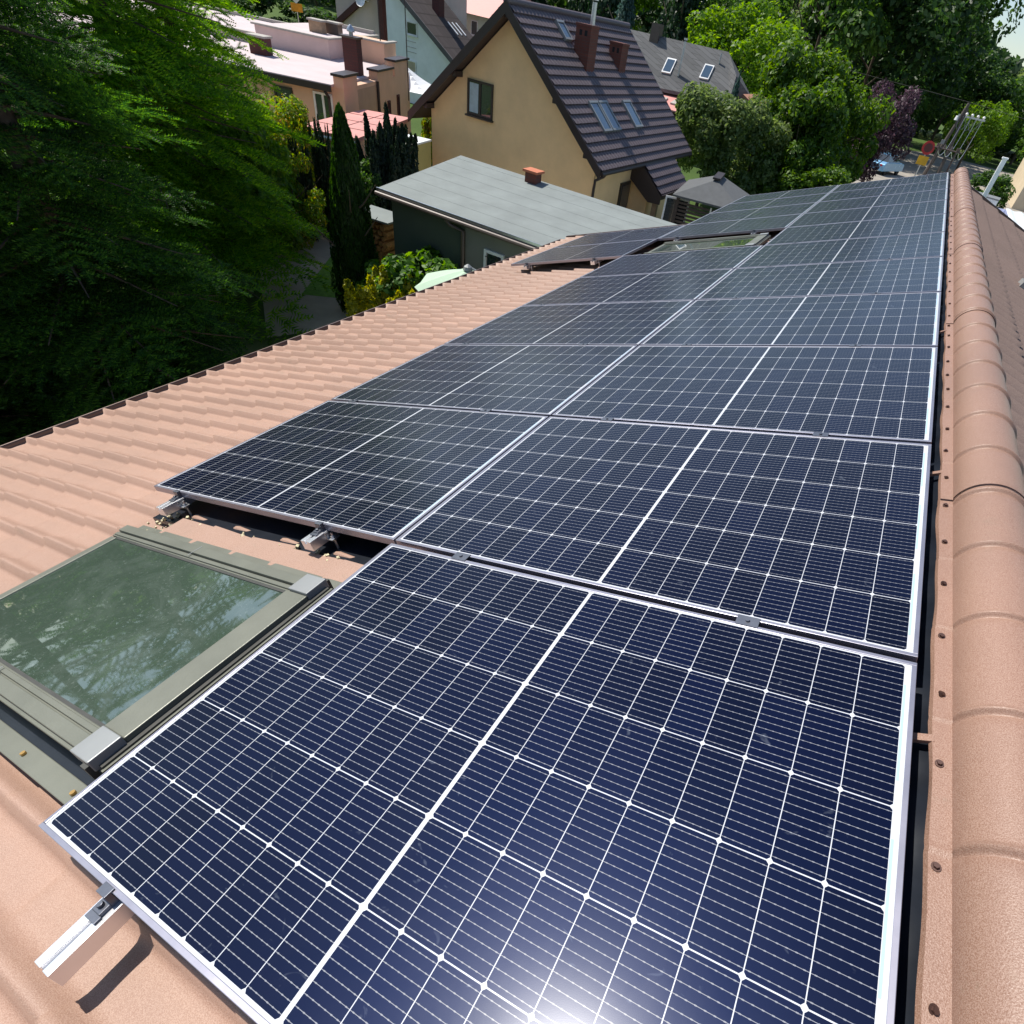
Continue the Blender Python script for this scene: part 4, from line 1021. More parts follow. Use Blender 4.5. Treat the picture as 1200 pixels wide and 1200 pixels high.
MB().tube([(-1.2, 7.6, 3.0), (-1.2, 7.6, 6.2)], .022, 6).build('antenna_mast', m_fascia, sh); MB().tube([(.1, 6.9, 2.0), (.1, 6.9, 7.5)], .02, 6).build('antenna_mast', m_fascia, sh)

# --- red flat shed roof and metal garden shed
rd = empty('red_roofed_shed', (0, 0, 0), label='low shed with flat pink red sheet roof behind the thuja', cat='shed')
q = [(-14.75, 13.35), (-13.2, 14.1), (-15.06, 18.45), (-16.35, 17.6)]
mb = MB(); mb.hexa([(*p, 2.30) for p in q]+[(*p, 2.40) for p in q]); rrf = mb.build('roof', m_red_roof, rd)
mb = MB()
for f in (.25, .5, .75):
    a = Vector((*q[0], 2.404)).lerp(Vector((*q[3], 2.404)), f); b_ = Vector((*q[1], 2.404)).lerp(Vector((*q[2], 2.404)), f); mb.tube([a, b_], .008, 4)
a = Vector((*q[0], 2.404)).lerp(Vector((*q[1], 2.404)), .5); b_ = Vector((*q[3], 2.404)).lerp(Vector((*q[2], 2.404)), .5); mb.tube([a, b_], .008, 4)
mb.build('sheet_seam', m_brick2, rrf)
cxy = Vector((-14.85, 15.9)); q2 = [cxy+(Vector(p)-cxy)*.93 for p in q]
mb = MB(); mb.hexa([(*p, 0) for p in q2]+[(*p, 2.295) for p in q2]); mb.build('wall', m_salmon, rd)
mb = MB(); ed = [Vector((*p, 2.27)) for p in q]; mb.tube([ed[0], ed[1]], .05, 5); mb.build('roof_edge', m_white, rd)
ms = empty('metal_garden_shed', (0, 0, 0), label='small metal shed with white top, grey ribbed side and yellow end beside the ochre wall', cat='shed')
q = [(-13.42, 15.97), (-12.96, 16.13), (-13.35, 17.05), (-14.28, 16.95)]
q = [(-13.45, 15.92), (-12.93, 16.10), (-13.25, 17.35), (-14.35, 17.0)]
mb = MB(); mb.hexa([(*p, 2.15) for p in q]+[(*p, 2.20) for p in q]); mb.build('shed_roof', simple('white_sheet', (.78, .82, .84), .5, .1, .06, 3), ms)
c_ = Vector((-13.5, 16.6)); q2 = [c_+(Vector(p)-c_)*.96 for p in q]
mb = MB(); mb.hexa([(*p, 0) for p in q2]+[(*p, 2.148) for p in q2]); mb.build('shed_body', simple('yellow_green_sheet', (.50, .44, .17), .5, .1, .1, 2), ms)
mb = MB(); A_, B_ = Vector((*q2[3], 0)), Vector((*q2[0], 0)); dv = (B_-A_); no = Vector((dv.y, -dv.x, 0)).normalized()
A2_, B2_ = Vector((*q2[0], 0)), Vector((*q2[1], 0)); 
for k in range(14):
    p = A_.lerp(B_, (k+.5)/14); mb.tube([p+no*(.02), p+no*.02+Vector((0, 0, 2.1))], .035, 6)
mb.build('ribbed_side', simple('grey_ribs', (.20, .21, .21), .5, .3, .1, 3), ms)
mb = MB(); no2 = Vector(((B2_-A2_).y, -(B2_-A2_).x, 0)).normalized()
for k in range(7):
    p = A2_.lerp(B2_, (k+.5)/7); mb.tube([p+no2*.02, p+no2*.02+Vector((0, 0, 2.1))], .034, 6)
mb.build('ribbed_front', simple('grey_ribs_front', (.26, .27, .26), .5, .3, .1, 3), ms)

# --- white gabled house
wh = empty('white_gable_house', (0, 0, 0), label='white gable house with steep dark shingled roof behind the salmon house', cat='house')
m_shd = shingle_mat('dark_brown_shingle', (.055, .045, .045))
WX0, WXr, YW = -30.3, -29.9, 34.0
ap = Vector((-32.2, 0, 7.3)); eav = Vector((-21.0, 0, .30)); kk = (ap.z-eav.z)/(eav.x-ap.x)
mb = MB(); mb.prism([(-30.25, 0), (-22.9, 0), (-22.9, ap.z-kk*(-22.9-ap.x)-.12), (-30.25, ap.z-kk*(-30.25-ap.x)-.12)], YW, YW+3.1); mb.build('wall', m_white, wh)
mb = MB(); mb.prism([(ap.x, ap.z), (eav.x, eav.z), (eav.x, eav.z-.2), (ap.x, ap.z-.2)], YW-.55, YW+3.45); whr = mb.build('roof', m_shd, wh)
mb = MB(); mb.prism([(ap.x, ap.z+.04), (eav.x+.02, eav.z+.04), (eav.x+.02, eav.z-.26), (ap.x, ap.z-.26)], YW-.62, YW-.56); mb.build('barge_board', simple('grey_barge', (.10, .09, .09), .7), wh)
c = MB().box(-28.1, -27.6, 35.5, 36.0, 4.3, 6.6).build('chimney', m_brick2, whr)
MB().box(-28.15, -27.55, 35.45, 36.05, 6.6, 6.68).build('chimney_cap', m_cap, c)
mb = MB()
for i in range(3):
    x0_ = -27.3; y_ = 35.9+i*.38; P = lambda x, up=.0: (x, y_, ap.z-kk*(x-ap.x)+up)
    mb.hexa([(x0_, y_, ap.z-kk*(x0_-ap.x)+.01), (x0_+.75, y_, ap.z-kk*(x0_+.75-ap.x)+.01), (x0_+.75, y_+.09, ap.z-kk*(x0_+.75-ap.x)+.01), (x0_, y_+.09, ap.z-kk*(x0_-ap.x)+.01),
             (x0_, y_, ap.z-kk*(x0_-ap.x)+.05), (x0_+.75, y_, ap.z-kk*(x0_+.75-ap.x)+.05), (x0_+.75, y_+.09, ap.z-kk*(x0_+.75-ap.x)+.05), (x0_, y_+.09, ap.z-kk*(x0_-ap.x)+.05)])
mb.build('light_strip', m_wframe_w, whr)
m_blind = simple('beige_blind', (.50, .42, .30), .8)
window(wh, (-28.75, YW, 3.36), (1, 0, 0), .78, .62, m_wframe_w, m_win, 1, label='upper window'); window(wh, (-28.87, YW, 1.58), (1, 0, 0), .75, .58, m_wframe_w, m_blind, 1, label='lower window with beige blind')
MB().box(-28.8, -28.1, YW-.02, YW-.001, 2.55, 2.57).box(-28.8, -28.1, YW-.02, YW-.001, 2.78, 2.80).box(-28.8, -28.1, YW-.02, YW-.001, 3.05, 3.07).build('wall_groove', m_cap, wh)
# --- timber framed wing left of it, with satellite dish
tw = empty('timber_wing', (0, 0, 0), label='pinkish gabled wing with brown timber braces left of the white house', cat='house')
MB().box(-36.5, -30.5, 36.2, 42, 0, 6.5).build('wall', m_mauve, tw)
mb = MB(); mb.hexa([(-36.5, 36.0, 2.6), (-32.7, 36.0, 5.0), (-32.7, 36.18, 5.0), (-36.5, 36.18, 2.6), (-36.5, 36.0, 2.95), (-32.7, 36.0, 5.35), (-32.7, 36.18, 5.35), (-36.5, 36.18, 2.95)])
mb.box(-32.7, -32.3, 35.9, 36.19, 0, 6.4); mb.box(-36.6, -30.4, 35.6, 36.19, 4.9, 5.15); mb.build('timber_beam', m_brick2, tw)
dsh = MB(); dsh.tube([(-33.6, 35.6, 4.35), (-33.6, 35.5, 4.35), (-33.6, 35.42, 4.37)], [.05, .32, .40], 16, False); dsh.tube([(-33.6, 35.6, 4.35), (-33.6, 36.1, 4.3)], .03, 6)
dsh.build('satellite_dish', m_wframe_w, tw, True)
# --- far white house with red roof
fr_ = empty('red_roof_house', (0, 0, 0), label='pale house with pink red roof at the top edge, behind the dark shingled roof', cat='house')
MB().box(-36.5, -29.2, 44, 49, 0, 4.72).build('wall', render_mat('cream_render', (.66, .70, .60)), fr_)
mb = MB(); mb.prism([(43.4, 4.62), (49.6, 4.62), (46.5, 6.4)], -37.2, -28.7, 'x'); mb.build('roof', m_red_roof, fr_)
window(fr_, (-31.6, 44, 3.45), (1, 0, 0), .6, .85, m_wframe_w, m_win, 1)
# --- white garden canopy
wc = empty('garden_canopy', (-20.9, 24.9, 0), (0, 0, .4), 'white peaked garden canopy between the white house and the ochre gable', 'canopy')
mb = MB(); n_ = 14
for i in range(n_):
    for j in range(n_):
        def zz(i, j): a = i/n_*2-1; b2 = j/n_*2-1; return 2.25+.75*(1-max(abs(a), abs(b2)))**1.6
        a, b2 = i/n_*2-1, j/n_*2-1; a1, b1 = (i+1)/n_*2-1, (j+1)/n_*2-1
        mb.quad((a*1.4, b2*1.4, zz(i, j)), (a1*1.4, b2*1.4, zz(i+1, j)), (a1*1.4, b1*1.4, zz(i+1, j+1)), (a*1.4, b1*1.4, zz(i, j+1)))
mb.build('fabric_roof', simple('white_fabric', (.82, .83, .84), .8, 0, .03), wc)
for sx in (-1, 1):
    for sy in (-1, 1): MB().tube([(sx*1.36, sy*1.36, 0), (sx*1.36, sy*1.36, 2.27)], .03, 6).build('post', m_steel, wc)

# --- grey shingled house
gh = empty('grey_roof_house', (0, 0, 0), label='house with broad grey shingled roof, clipped gable and red lean-to below', cat='house')
m_shg = shingle_mat('grey_shingle', (.13, .13, .135), .2, .45)
# front slope facing the camera side: eave from A to B, ridge from D to C
A = Vector((-16.9, 42.2, 3.25)); B = Vector((-10.95, 42.6, 3.45)); Cc = Vector((-12.35, 44.6, 5.75)); Dd = Vector((-20.6, 44.2, 5.75)); B2 = Vector((-11.1, 43.3, 4.75)); A0 = Vector((-20.9, 42.0, 3.1))
Bk = Vector((-11.2, 50, 3.3)); Ak = Vector((-20.9, 50, 3.1)); th_ = Vector((0, 0, -.18))
mb = MB()
mb.v += [tuple(p) for p in (A0, B, B2, Cc, Dd, Bk, Ak)] + [tuple(p+th_) for p in (A0, B, B2, Cc, Dd, Bk, Ak)]
mb.f += [(0, 1, 2, 3, 4), (3, 5, 6, 4), (2, 1, 5, 3), (11, 10, 9, 8, 7), (11, 13, 12, 10), (0, 7, 8, 1), (1, 8, 12, 5), (5, 12, 13, 6), (6, 13, 7, 0), (0, 4, 6), (7, 13, 11)]; mb.mi += [0]*11
ghr = mb.build('roof', m_shg, gh)
MB().box(-20.2, -11.5, 43.0, 49, 0, 3.2).build('wall', m_soffit, gh)
def gp(x, f, up=0):   # point on the front slope, f 0 at eave .. 1 ridge
    a = A0.lerp(B, (x+20.9)/9.95); b2 = Dd.lerp(Cc, (x+20.6)/8.25); p = a.lerp(b2, f); p.x = x; return p+Vector((0, -.55, .6)).normalized()*up
def gwin(x, f, w_=.62, df=.30):
    mb = MB(); mb.hexa([gp(x, f, .0), gp(x+w_, f, .0), gp(x+w_, f+df, .0), gp(x, f+df, .0), gp(x, f, .10), gp(x+w_, f, .10), gp(x+w_, f+df, .10), gp(x, f+df, .10)]); fr = mb.build('roof_window', m_wframe_w, gh)
    mb = MB(); e = .07; mb.hexa([gp(x+e, f+.03, .10), gp(x+w_-e, f+.03, .10), gp(x+w_-e, f+df-.03, .10), gp(x+e, f+df-.03, .10), gp(x+e, f+.03, .12), gp(x+w_-e, f+.03, .12), gp(x+w_-e, f+df-.03, .12), gp(x+e, f+df-.03, .12)]); mb.build('pane', m_rwin, fr)
gwin(-15.9, .30); gwin(-13.4, .34)
p = gp(-17.3, .93); MB().box(p.x-.3, p.x+.3, p.y-.2, p.y+.4, p.z-.4, p.z+.75).build('chimney', m_gutter, ghr)
p = gp(-14.75, .30); MB().tube([p, p+Vector((0, 0, 1.75))], .07, 8).tube([p+Vector((0, 0, 1.80)), p+Vector((0, 0, 1.9))], .12, 8).build('flue', m_steel, ghr, True)
p = gp(-12.6, .72); MB().tube([p, p+Vector((0, 0, .55))], .04, 6).build('flue', m_steel, ghr, True)
mb = MB(); mb.hexa([(-17.2, 40.3, 2.45), (-12.2, 40.3, 2.45), (-12.2, 42.9, 3.05), (-17.2, 42.9, 3.05), (-17.2, 40.3, 2.52), (-12.2, 40.3, 2.52), (-12.2, 42.9, 3.12), (-17.2, 42.9, 3.12)]); lt = mb.build('lean_to_roof', m_red_roof, gh)
for x in (-15.4, -14.2): MB().hexa([(x, 41.1, 2.72), (x+.75, 41.1, 2.72), (x+.75, 41.8, 2.87), (x, 41.8, 2.87), (x, 41.1, 2.80), (x+.75, 41.1, 2.80), (x+.75, 41.8, 2.95), (x, 41.8, 2.95)]).build('roof_window', m_cap, lt)
for x in (-16.9, -15.2, -13.8, -12.4): MB().box(x, x+.14, 40.4, 40.54, 0, 2.45).build('veranda_post', m_brick2, gh)
window(gh, (-14.9, 43.0, .9), (1, 0, 0), 1.0, 1.3, m_wframe_d, m_win, 1)
pa2 = empty('closed_parasol', (-14.3, 39.3, 0), label='folded pale parasol on the terrace under the red lean-to', cat='parasol')
MB().tube([(0, 0, .9), (0, 0, 1.5), (0, 0, 2.3)], [.30, .22, .04], 8).build('folded_canopy', m_wframe_w, pa2, False); MB().tube([(0, 0, 0), (0, 0, .9)], .03, 6).build('pole', m_steel, pa2)
# red tiled roof to its right
rr2 = empty('orange_roof_annex', (0, 0, 0), label='small orange red tiled roof right of the grey shingled house', cat='annex')
mb = MB(); mb.prism([(-10.7, 3.9), (-7.6, 2.5), (-7.6, 2.35), (-10.7, 3.75)], 44.5, 50); mb.build('roof', simple('orange_tile', (.42, .20, .13), .8, 0, .2, 6, .3, 25), rr2); MB().box(-10.6, -7.9, 44.8, 49.5, 0, 2.6).build('wall', m_salmon, rr2)
cp = empty('stovepipe_chimney', (-7.9, 43.2, 0), label='slim grey capped chimney rising out of the willow shrub', cat='chimney'); MB().box(-.2, .2, -.2, .2, 0, 4.7).build('shaft', m_cap, cp); MB().box(-.27, .27, -.27, .27, 4.78, 4.86).box(-.04, .04, -.04, .04, 4.7, 4.78).build('cap', m_greymetal, cp)

# --- gazebo
gzb = empty('gazebo', (-4.75, 22.0, 0), (0, 0, R(10)), 'dark wooden gazebo with hipped grey felt roof and slatted screens', 'gazebo')
gx, gy, ze, zr = 1.2, 1.55, 2.15, 2.68
mb = MB(); mb.v += [(-gx, -gy, ze), (gx, -gy, ze), (gx, gy, ze), (-gx, gy, ze), (-.06, -.62, zr), (-.06, .62, zr), (.06, .62, zr), (.06, -.62, zr), (-gx, -gy, ze-.06), (gx, -gy, ze-.06), (gx, gy, ze-.06), (-gx, gy, ze-.06)]
mb.f += [(0, 1, 7, 4), (1, 2, 6, 7), (2, 3, 5, 6), (3, 0, 4, 5), (4, 7, 6, 5), (0, 8, 9, 1), (1, 9, 10, 2), (2, 10, 11, 3), (3, 11, 8, 0), (11, 10, 9, 8)]; mb.mi += [0]*10
mb.build('roof', simple('grey_felt_roof', (.10, .105, .11), .9, 0, .12, 6, .3, 40), gzb)
MB().box(-.13, .13, -.66, .66, zr+.03, zr+.09).build('roof_lantern', m_fascia, gzb)
for sx in (-1, 1):
    for sy in (-1, 1): MB().box(sx*1.02-.05, sx*1.02+.05, sy*1.3-.05, sy*1.3+.05, 0, ze-.06).build('post', m_fascia, gzb)
for (a, b_) in ((( -1.0, -1.3), (1.0, -1.3)), ((1.02, -1.25), (1.02, 1.25)), ((-1.02, -1.25), (-1.02, .1))):
    mb = MB(); z = .15
    while z < 1.95:
        p, q_ = Vector((*a, z)), Vector((*b_, z)); mb.hexa([p, q_, q_+Vector((.02, .02, 0)), p+Vector((.02, .02, 0)), p+Vector((0, 0, .07)), q_+Vector((0, 0, .07)), q_+Vector((.02, .02, .07)), p+Vector((.02, .02, .07))]); z += .115
    mb.build('slatted_screen', m_fascia, gzb)
MB().tube([(.15, -1.34, 0), (.15, -1.34, 2.0)], .03, 6).build('white_pole', m_wframe_w, gzb)
# terrace with mirror door frame and toys
mir = empty('leaning_glass_door', (-5.55, 20.6, 0), (R(-6), 0, R(20)), 'white framed glass door panel leaning beside the gazebo', 'door panel')
MB().box(-.42, -.36, -.03, .03, 0, 2.0).box(.36, .42, -.03, .03, 0, 2.0).box(-.36, .36, -.03, .03, 1.94, 2.0).box(-.36, .36, -.03, .03, 0, .06).build('frame', m_wframe_w, mir); MB().box(-.36, .36, -.01, .01, .06, 1.94).build('pane', m_win, mir)
tab = empty('terrace_slab', (-5.75, 19.9, 0), label='pale terrace slab in front of the leaning door', cat='paving'); MB().box(-.9, .9, -.9, .9, .0, .14).build('slab', m_path, tab)
gt = empty('toy_slide', (-6.05, 21.3, 0), (0, 0, .4), 'bright green plastic slide standing behind the porch post', 'toy slide')
mb = MB(); mb.prism([(-.5, .14), (.4, .95), (.4, 1.03), (-.5, .22)], -.22, .22); mb.box(.35, .41, -.22, -.17, 0, 1.0); mb.box(.35, .41, .17, .22, 0, 1.0); mb.build('chute', simple('green_plastic', (.03, .42, .10), .35), gt)
tb = empty('toy_bin', (-5.95, 21.9, 0), label='open bin with red and blue toys behind the green slide', cat='bin'); MB().box(-.3, .3, -.25, .25, 0, 1.15).build('bin_body', simple('beige_plastic', (.6, .5, .4), .5), tb)
for i, cc in enumerate(((.6, .05, .03), (.03, .12, .55), (.75, .7, .65))): MB().tube([(-.18+.18*i, -.05, 1.15), (-.18+.18*i, .05, 1.42)], [.10, .07], 8).build('toy', simple('toy_plastic', cc, .4), tb)

# --- parasol beside the eave
pz = empty('parasol', (-5.30, 8.72, -.30), label='open pale mint green parasol just beyond the roof eave', cat='parasol')
m_mint = simple('mint_fabric', (.42, .56, .42), .85, 0, .05, 2)
mb = MB(); n_ = 8; Rr = .95
for k in range(n_):
    a0, a1 = 2*math.pi*k/n_, 2*math.pi*(k+1)/n_; am = (a0+a1)/2
    for j in range(6):
        f0, f1 = j/6, (j+1)/6
        def P(a, f, mid=False): r = Rr*f*(.93 if mid else 1); return (r*math.cos(a), r*math.sin(a), 2.62-.36*f**1.3-(.045*f if mid else 0))
        mb.quad(P(a0, f0), P(a0, f1), P(am, f1, True), P(am, f0, True)); mb.quad(P(am, f0, True), P(am, f1, True), P(a1, f1), P(a1, f0))
cn = mb.build('canopy', m_mint, pz)
mb = MB()
for k in range(n_): a = 2*math.pi*k/n_; mb.tube([(0, 0, 2.60), (Rr*.98*math.cos(a), Rr*.98*math.sin(a), 2.24)], .008, 4)
mb.build('ribs', m_steel, pz); MB().tube([(0, 0, 0), (0, 0, 2.62)], .022, 8).build('pole', m_steel, pz)
MB().tube([(0, 0, 2.62), (0, 0, 2.68), (0, 0, 2.72)], [.09, .07, .015], 10).tube([(.05, .03, 2.66), (.2, .05, 2.63)], .02, 6).build('finial', m_greymetal, pz)

# --- road sign seen above the salmon roof
sg = empty('road_sign', (-41.0, 37.0, 0), (0, 0, R(48)), 'tilted white and black diamond sign with orange plate below, above the salmon roof', 'road sign')
m_bl = simple('sign_black', (.02, .02, .02), .5); 
MB().tube([(0, .05, 0), (0, .05, 4.1)], .04, 8).build('post', m_steel, sg)
T = Matrix.Translation((0, 0, 3.7)) @ Matrix.Rotation(R(45), 4, 'Y')
pl = MB().box(-.38, .38, -.02, .0, -.38, .38, T).build('diamond_plate', m_wframe_w, sg); MB().box(-.2, .2, -.03, -.021, -.2, .2, T).build('yellow_centre', simple('sign_yellow', (.8, .45, .03), .5), pl)
T2 = Matrix.Translation((0, 0, 3.7)); MB().box(-.06, .06, -.038, -.031, -.42, .42, T2 @ Matrix.Rotation(R(50), 4, 'Y')).build('black_bar', m_bl, pl)
MB().box(-.36, .36, -.02, 0, 2.75, 3.2).build('orange_plate', simple('sign_orange', (.85, .33, .02), .5), sg)
# hedge line up there
for i, (x, y, w_, h, lb) in enumerate([(-46, 33, 7, 3.6, 'low hedge behind the flat salmon roof, leftmost'), (-43, 40, 6, 3.2, 'clipped dark hedge above the twin roof chimneys'), (-40, 46, 6, 3.4, 'clipped hedge left of the timber wing')]):
    tree('hedge', lb, 'hedge', x, y, w_, h, 'round', 'dark' if i else 'mid', n=7000, leaf=.03, seed=71+i, base=-.1, crown_name='foliage', trunk=False)

# --- power pole, sign on it, wires to the roof bracket
pp = empty('utility_pole', (2.35, 52, 0), (0, 0, 0), 'A shaped wooden power pole by the road with insulators at its top', 'utility pole')
m_pole = simple('tarred_pole', (.10, .085, .075), .9, 0, .2, 5)
TOP = Vector((-.15, 0, 5.4))
MB().tube([(-.9, 0, 0), (-.05, 0, 5.9)], [.15, .10], 10).build('leg', m_pole, pp, True); MB().tube([(.25, -.2, 0), (.0, 0, 5.6)], [.15, .10], 10).build('leg', m_pole, pp, True)
MB().box(-.35, 1.35, -.06, .06, 5.15, 5.25).build('crossarm', m_steel, pp)
ins = []
for k in range(4):
    x = .12+.36*k; o = MB().tube([(x, -.1, 5.25), (x, -.1, 5.33), (x, -.1, 5.42)], [.05, .10, .05], 8).build('insulator', simple('white_porcelain', (.8, .78, .74), .2), pp, True); ins.append(Vector((2.35+x, 51.9, 5.36)))
MB().tube([(-.35, 0, 4.9), (-.35, 0, 5.15)], [.13, .09], 8).build('street_lamp_head', m_wframe_w, pp, True)
MB().box(-.62, -.38, -.25, -.1, 3.5, 3.75).build('junction_box', m_greymetal, pp)
mb = MB()
for k in range(4):
    a = Vector((-.25+.22*k, -.1, 5.2)); b2 = Vector((.12+.36*k, -.1, 5.3)); pts = [a.lerp(b2, t/10)+Vector((0, 0, -.75*math.sin(math.pi*t/10)**.8)) for t in range(11)]; mb.tube(pts, .012, 5)
mb.build('jumper_cable', m_greymetal, pp, True)
bk = empty('roof_wire_bracket', (1.45, 12.98, 5.1), label='steel bracket at the far roof end where the overhead wires land', cat='wire bracket')
MB().tube([(-.15, 0, -.1), (-.15, 0, .42)], .016, 8).tube([(.15, 0, -.1), (.15, 0, .42)], .016, 8).tube([(-.22, 0, .36), (.24, 0, .36)], .012, 8).build('bracket_frame', m_gutter, bk)
for k in range(4): MB().tube([(-.18+.12*k, .03, .36), (-.18+.12*k, .03, .42)], [.022, .014], 8).build('insulator', m_gutter, bk)
for k in range(4):
    a = ins[k]; b2 = Vector((1.45-.18+.12*k, 13.01, 5.50)); n_ = 24
    pts = [a.lerp(b2, t/n_)+Vector((0, 0, -.95*4*(t/n_)*(1-t/n_))) for t in range(n_+1)]
    o = MB().tube(pts, .008, 5).build('overhead_wire', m_steel, None, True)
    tag(o, ['leftmost', 'second from left', 'third from left', 'rightmost'][k]+' overhead wire from the pole insulators down to the roof end', 'wire', 'overhead wires to the house')
o = MB().tube([(-30, 75, 7.4), (-12, 62, 6.3), (2.2, 52, 5.95), (20, 40, 5.0)], .012, 5).build('street_wire', m_dk, None, True); tag(o, 'long wire crossing in front of the dark trees over the pole top', 'wire')
sg2 = empty('warning_sign', (1.15, 50.5, 0), (0, 0, R(8)), 'red rimmed round sign over a yellow plate beside the pole', 'road sign')
MB().tube([(0, 0, 0), (0, 0, 3.55)], .04, 8).build('post', m_steel, sg2)
dk = MB().tube([(0, -.05, 3.2), (0, -.08, 3.2)], .40, 24).build('round_plate', simple('sign_red', (.5, .03, .03), .5), sg2); MB().tube([(0, -.081, 3.2), (0, -.09, 3.2)], .26, 24).build('plate_centre', simple('sign_dark', (.12, .03, .03), .5), dk)
MB().box(-.33, .33, -.08, -.05, 2.2, 2.72).build('yellow_plate', simple('plate_yellow', (.75, .42, .02), .5), sg2)

# --- parked car on the shaded street
car = empty('parked_car', (-1.5, 62.5, 0), (0, 0, R(70)), 'light blue parked car in tree shade beyond the far panel edge', 'car')
m_car = simple('light_blue_car_paint', (.20, .42, .66), .25, .3, .03)
mb = MB(); mb.prism([(-2.0, .30), (2.0, .30), (2.05, .62), (1.95, .85), (1.2, .95), (-1.75, .98), (-2.02, .80)], -.84, .84, 'y'); mb.build('body', m_car, car, bevel=.05)
mb = MB(); mb.hexa([(-1.55, -.76, .96), (1.05, -.76, .96), (1.05, .76, .96), (-1.55, .76, .96), (-1.15, -.60, 1.42), (.45, -.60, 1.42), (.45, .60, 1.42), (-1.15, .60, 1.42)]); mb.build('cabin_glass', m_win, car)
MB().box(-1.16, .46, -.61, .61, 1.42, 1.46).build('roof', m_car, car, bevel=.015)
for x in (-1.25, 1.25):
    for y in (-.80, .62):
        MB().tube([(x, y, .31), (x, y+.18, .31)], .31, 18).build('wheel', simple('tyre', (.02, .02, .02), .8), car)
for y in (-.6, .45): MB().box(1.99, 2.06, y, y+.18, .62, .76).build('headlight', m_wframe_w, car)
for y in (-.6, .45): MB().box(-2.05, -1.97, y, y+.18, .66, .8).build('tail_light', simple('red_lens', (.5, .02, .02), .3), car)

# --- right hand side: yard beyond the ridge
aw = empty('pale_canopy_roof', (0, 0, 0), label='pale corrugated canopy roof at the right edge below the ridge', cat='canopy')
V, F = [], []
ysr = np.arange(18.0, 31, .05)
mb = MB()
pts = [(x, z) for x, z in zip(np.linspace(5.0, 14.0, 181), 2.75+.022*np.sin(np.linspace(0, 181*.7, 181)))]
prof_ = pts + [(x, z-.03) for x, z in reversed(pts)]
for j in range(len(pts)-1):
    mb.quad((pts[j][0], 19.0, pts[j][1]), (pts[j+1][0], 19.0, pts[j+1][1]), (pts[j+1][0], 31.0, pts[j+1][1]+.3), (pts[j][0], 31.0, pts[j][1]+.3))
mb.build('corrugated_sheet', simple('white_corrugated', (.66, .70, .72), .6, 0, .08, .6), aw)
for x in (5.3, 13.7):
    for y in (19.3, 30.6): MB().tube([(x, y, 0), (x, y, 2.75)], .05, 8).build('post', m_steel, aw)
wp = empty('white_gate_post', (4.2, 33.0, 0), label='tall whitish rendered post just right of the ridge end', cat='post'); MB().box(-.09, .09, -.09, .09, 0, 4.5).box(-.12, .12, -.12, .12, 4.5, 4.56).build('shaft', m_white, wp)
bh = empty('beige_house', (0, 0, 0), label='beige house with brown roof at the right edge beneath the trees', cat='house')
MB().box(9.2, 20, 62, 72, 0, 5.6).build('wall', render_mat('beige_render', (.60, .50, .36)), bh)
mb = MB(); mb.prism([(8.6, 5.5), (20.6, 5.5), (14.6, 8.6)], 61.4, 72.6, 'y'); mb.build('roof', m_tile_dark, bh); window(bh, (10.2, 62, 3.2), (1, 0, 0), 1.0, 1.3, m_wframe_w, m_win, 2)
m_blueb = simple('blue_grey_tarp', (.24, .27, .42), .7, 0, .4, 1.5, .3, 8)
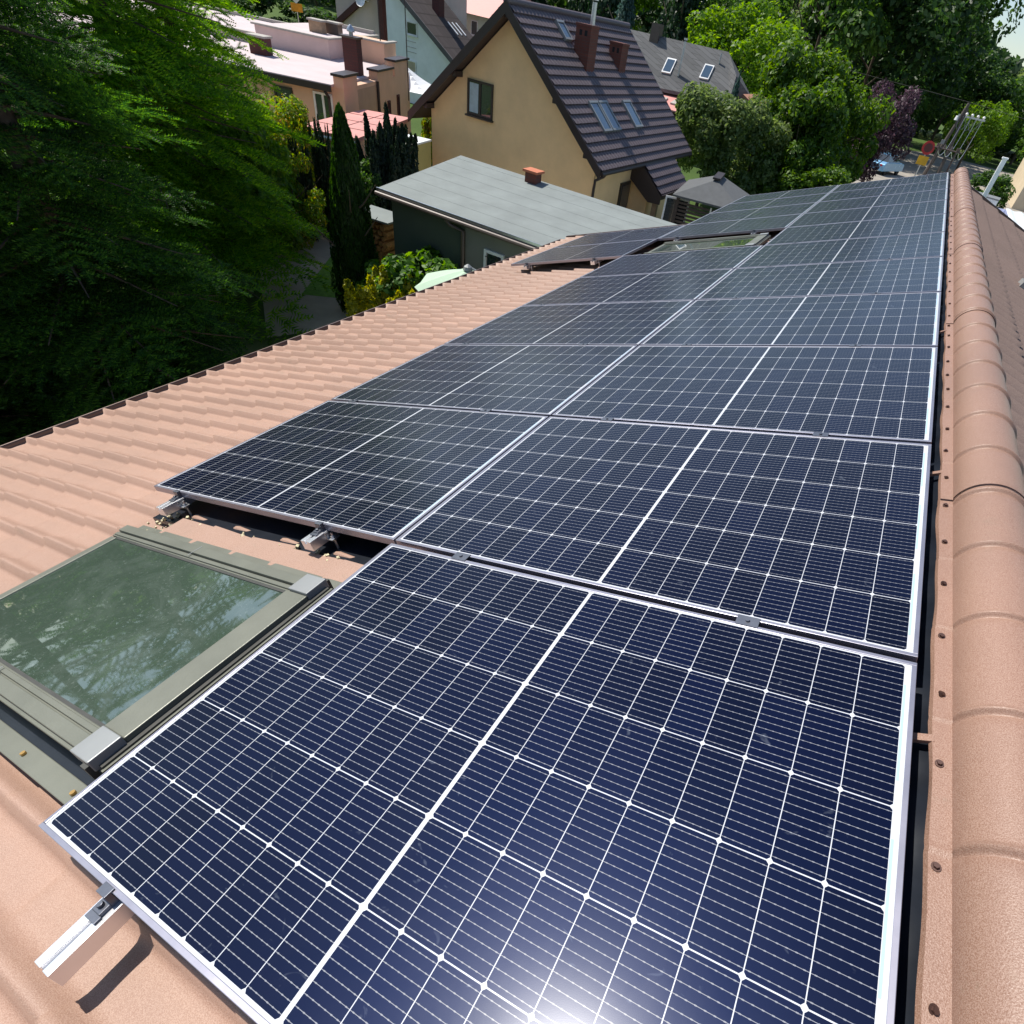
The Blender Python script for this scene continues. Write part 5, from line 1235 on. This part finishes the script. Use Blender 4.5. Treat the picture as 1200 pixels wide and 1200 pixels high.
for i, (x, y, w_, d_, h, mt, nm, lb) in enumerate([
    (6.2, 44, 3.2, 1.6, 1.7, m_blueb, 'covered_stack', 'stack under blue grey tarpaulin in the yard behind the ridge'), (7.6, 38, 1.4, 1.2, 1.2, m_wood, 'wooden_crate', 'orange brown wooden crate in the yard'),
    (5.6, 38.5, .9, .9, 1.5, m_greymetal, 'storage_box', 'grey metal storage box beside the white post'), (9.2, 46, 2.0, 1.2, 1.9, m_white, 'garden_cabinet', 'whitish garden cabinet behind the yard clutter'),
    (5.4, 50, 2.6, 1.4, 1.5, m_white, 'trailer_box', 'white box trailer near the road bend')]):
    t = empty(nm, (x, y, 0), (0, 0, rng.uniform(-.4, .4)), lb, nm.split('_')[-1])
    if nm == 'covered_stack':
        mb = MB()
        for a in range(8):
            for b_ in range(5):
                def hz_(a, b_): return h*(1 if 0 < a < 8 and 0 < b_ < 5 else .0)*(.85+.15*math.sin(a*2.1+b_*1.7))
                mb.quad(*[((aa/8-.5)*w_, (bb/5-.5)*d_, hz_(aa, bb)) for aa, bb in ((a, b_), (a+1, b_), (a+1, b_+1), (a, b_+1))])
        mb.build('tarpaulin', mt, t)
    elif nm == 'wooden_crate':
        mb = MB(); z = .02
        while z < h: mb.box(-w_/2, w_/2, -d_/2, -d_/2+.03, z, z+.12); mb.box(-w_/2, w_/2, d_/2-.03, d_/2, z, z+.12); mb.box(-w_/2, -w_/2+.03, -d_/2+.03, d_/2-.03, z, z+.12); mb.box(w_/2-.03, w_/2, -d_/2+.03, d_/2-.03, z, z+.12); z += .16
        mb.build('slats', mt, t)
    else:
        MB().box(-w_/2, w_/2, -d_/2, d_/2, .12, h).build('body', mt, t, bevel=.03); MB().box(-w_/2-.04, w_/2+.04, -d_/2-.04, d_/2+.04, h+.005, h+.07).build('lid', m_greymetal, t)
        for sx in (-1, 1): MB().box(sx*w_*.4-.05, sx*w_*.4+.05, -d_*.4, d_*.4, 0, .12).build('foot', m_fascia, t)
        MB().box(-.05, .05, -d_/2-.05, -d_/2, h*.55, h*.6).build('handle', m_fascia, t)
for i, (x, y, w_, h, mt, lb) in enumerate([(4.3, 37, 1.8, 2.2, 'shrub', 'green shrub at the foot of the white post'), (8.6, 41.5, 1.6, 1.3, 'orange', 'orange flowering bush among the yard clutter'), (6.2, 54, 3.0, 2.6, 'mid', 'green bush at the far yard fence'), (10.5, 51, 3.4, 2.4, 'grey', 'pale green bush before the beige house')]):
    tree('yard_shrub', lb, 'shrub', x, y, w_, h, 'round', mt, n=4000, leaf=.035, seed=81+i, trunk=True)
# lamp/vent on the brown slope
vp_ = rpr(1.05, 7.35, -.10); vt = empty('roof_vent', vp_, (0, AL, 0), 'small pale roof vent on the brown slope right of the ridge', 'roof vent')
MB().box(-.09, .09, -.09, .09, -.03, .02).build('vent_base', m_greymetal, vt); MB().tube([(0, 0, .02), (0, 0, .14)], .05, 12).build('vent_pipe', m_gutter, vt); MB().tube([(0, 0, .14), (0, 0, .20), (0, 0, .22)], [.10, .09, .02], 14).build('vent_cap', m_wframe_w, vt, True)
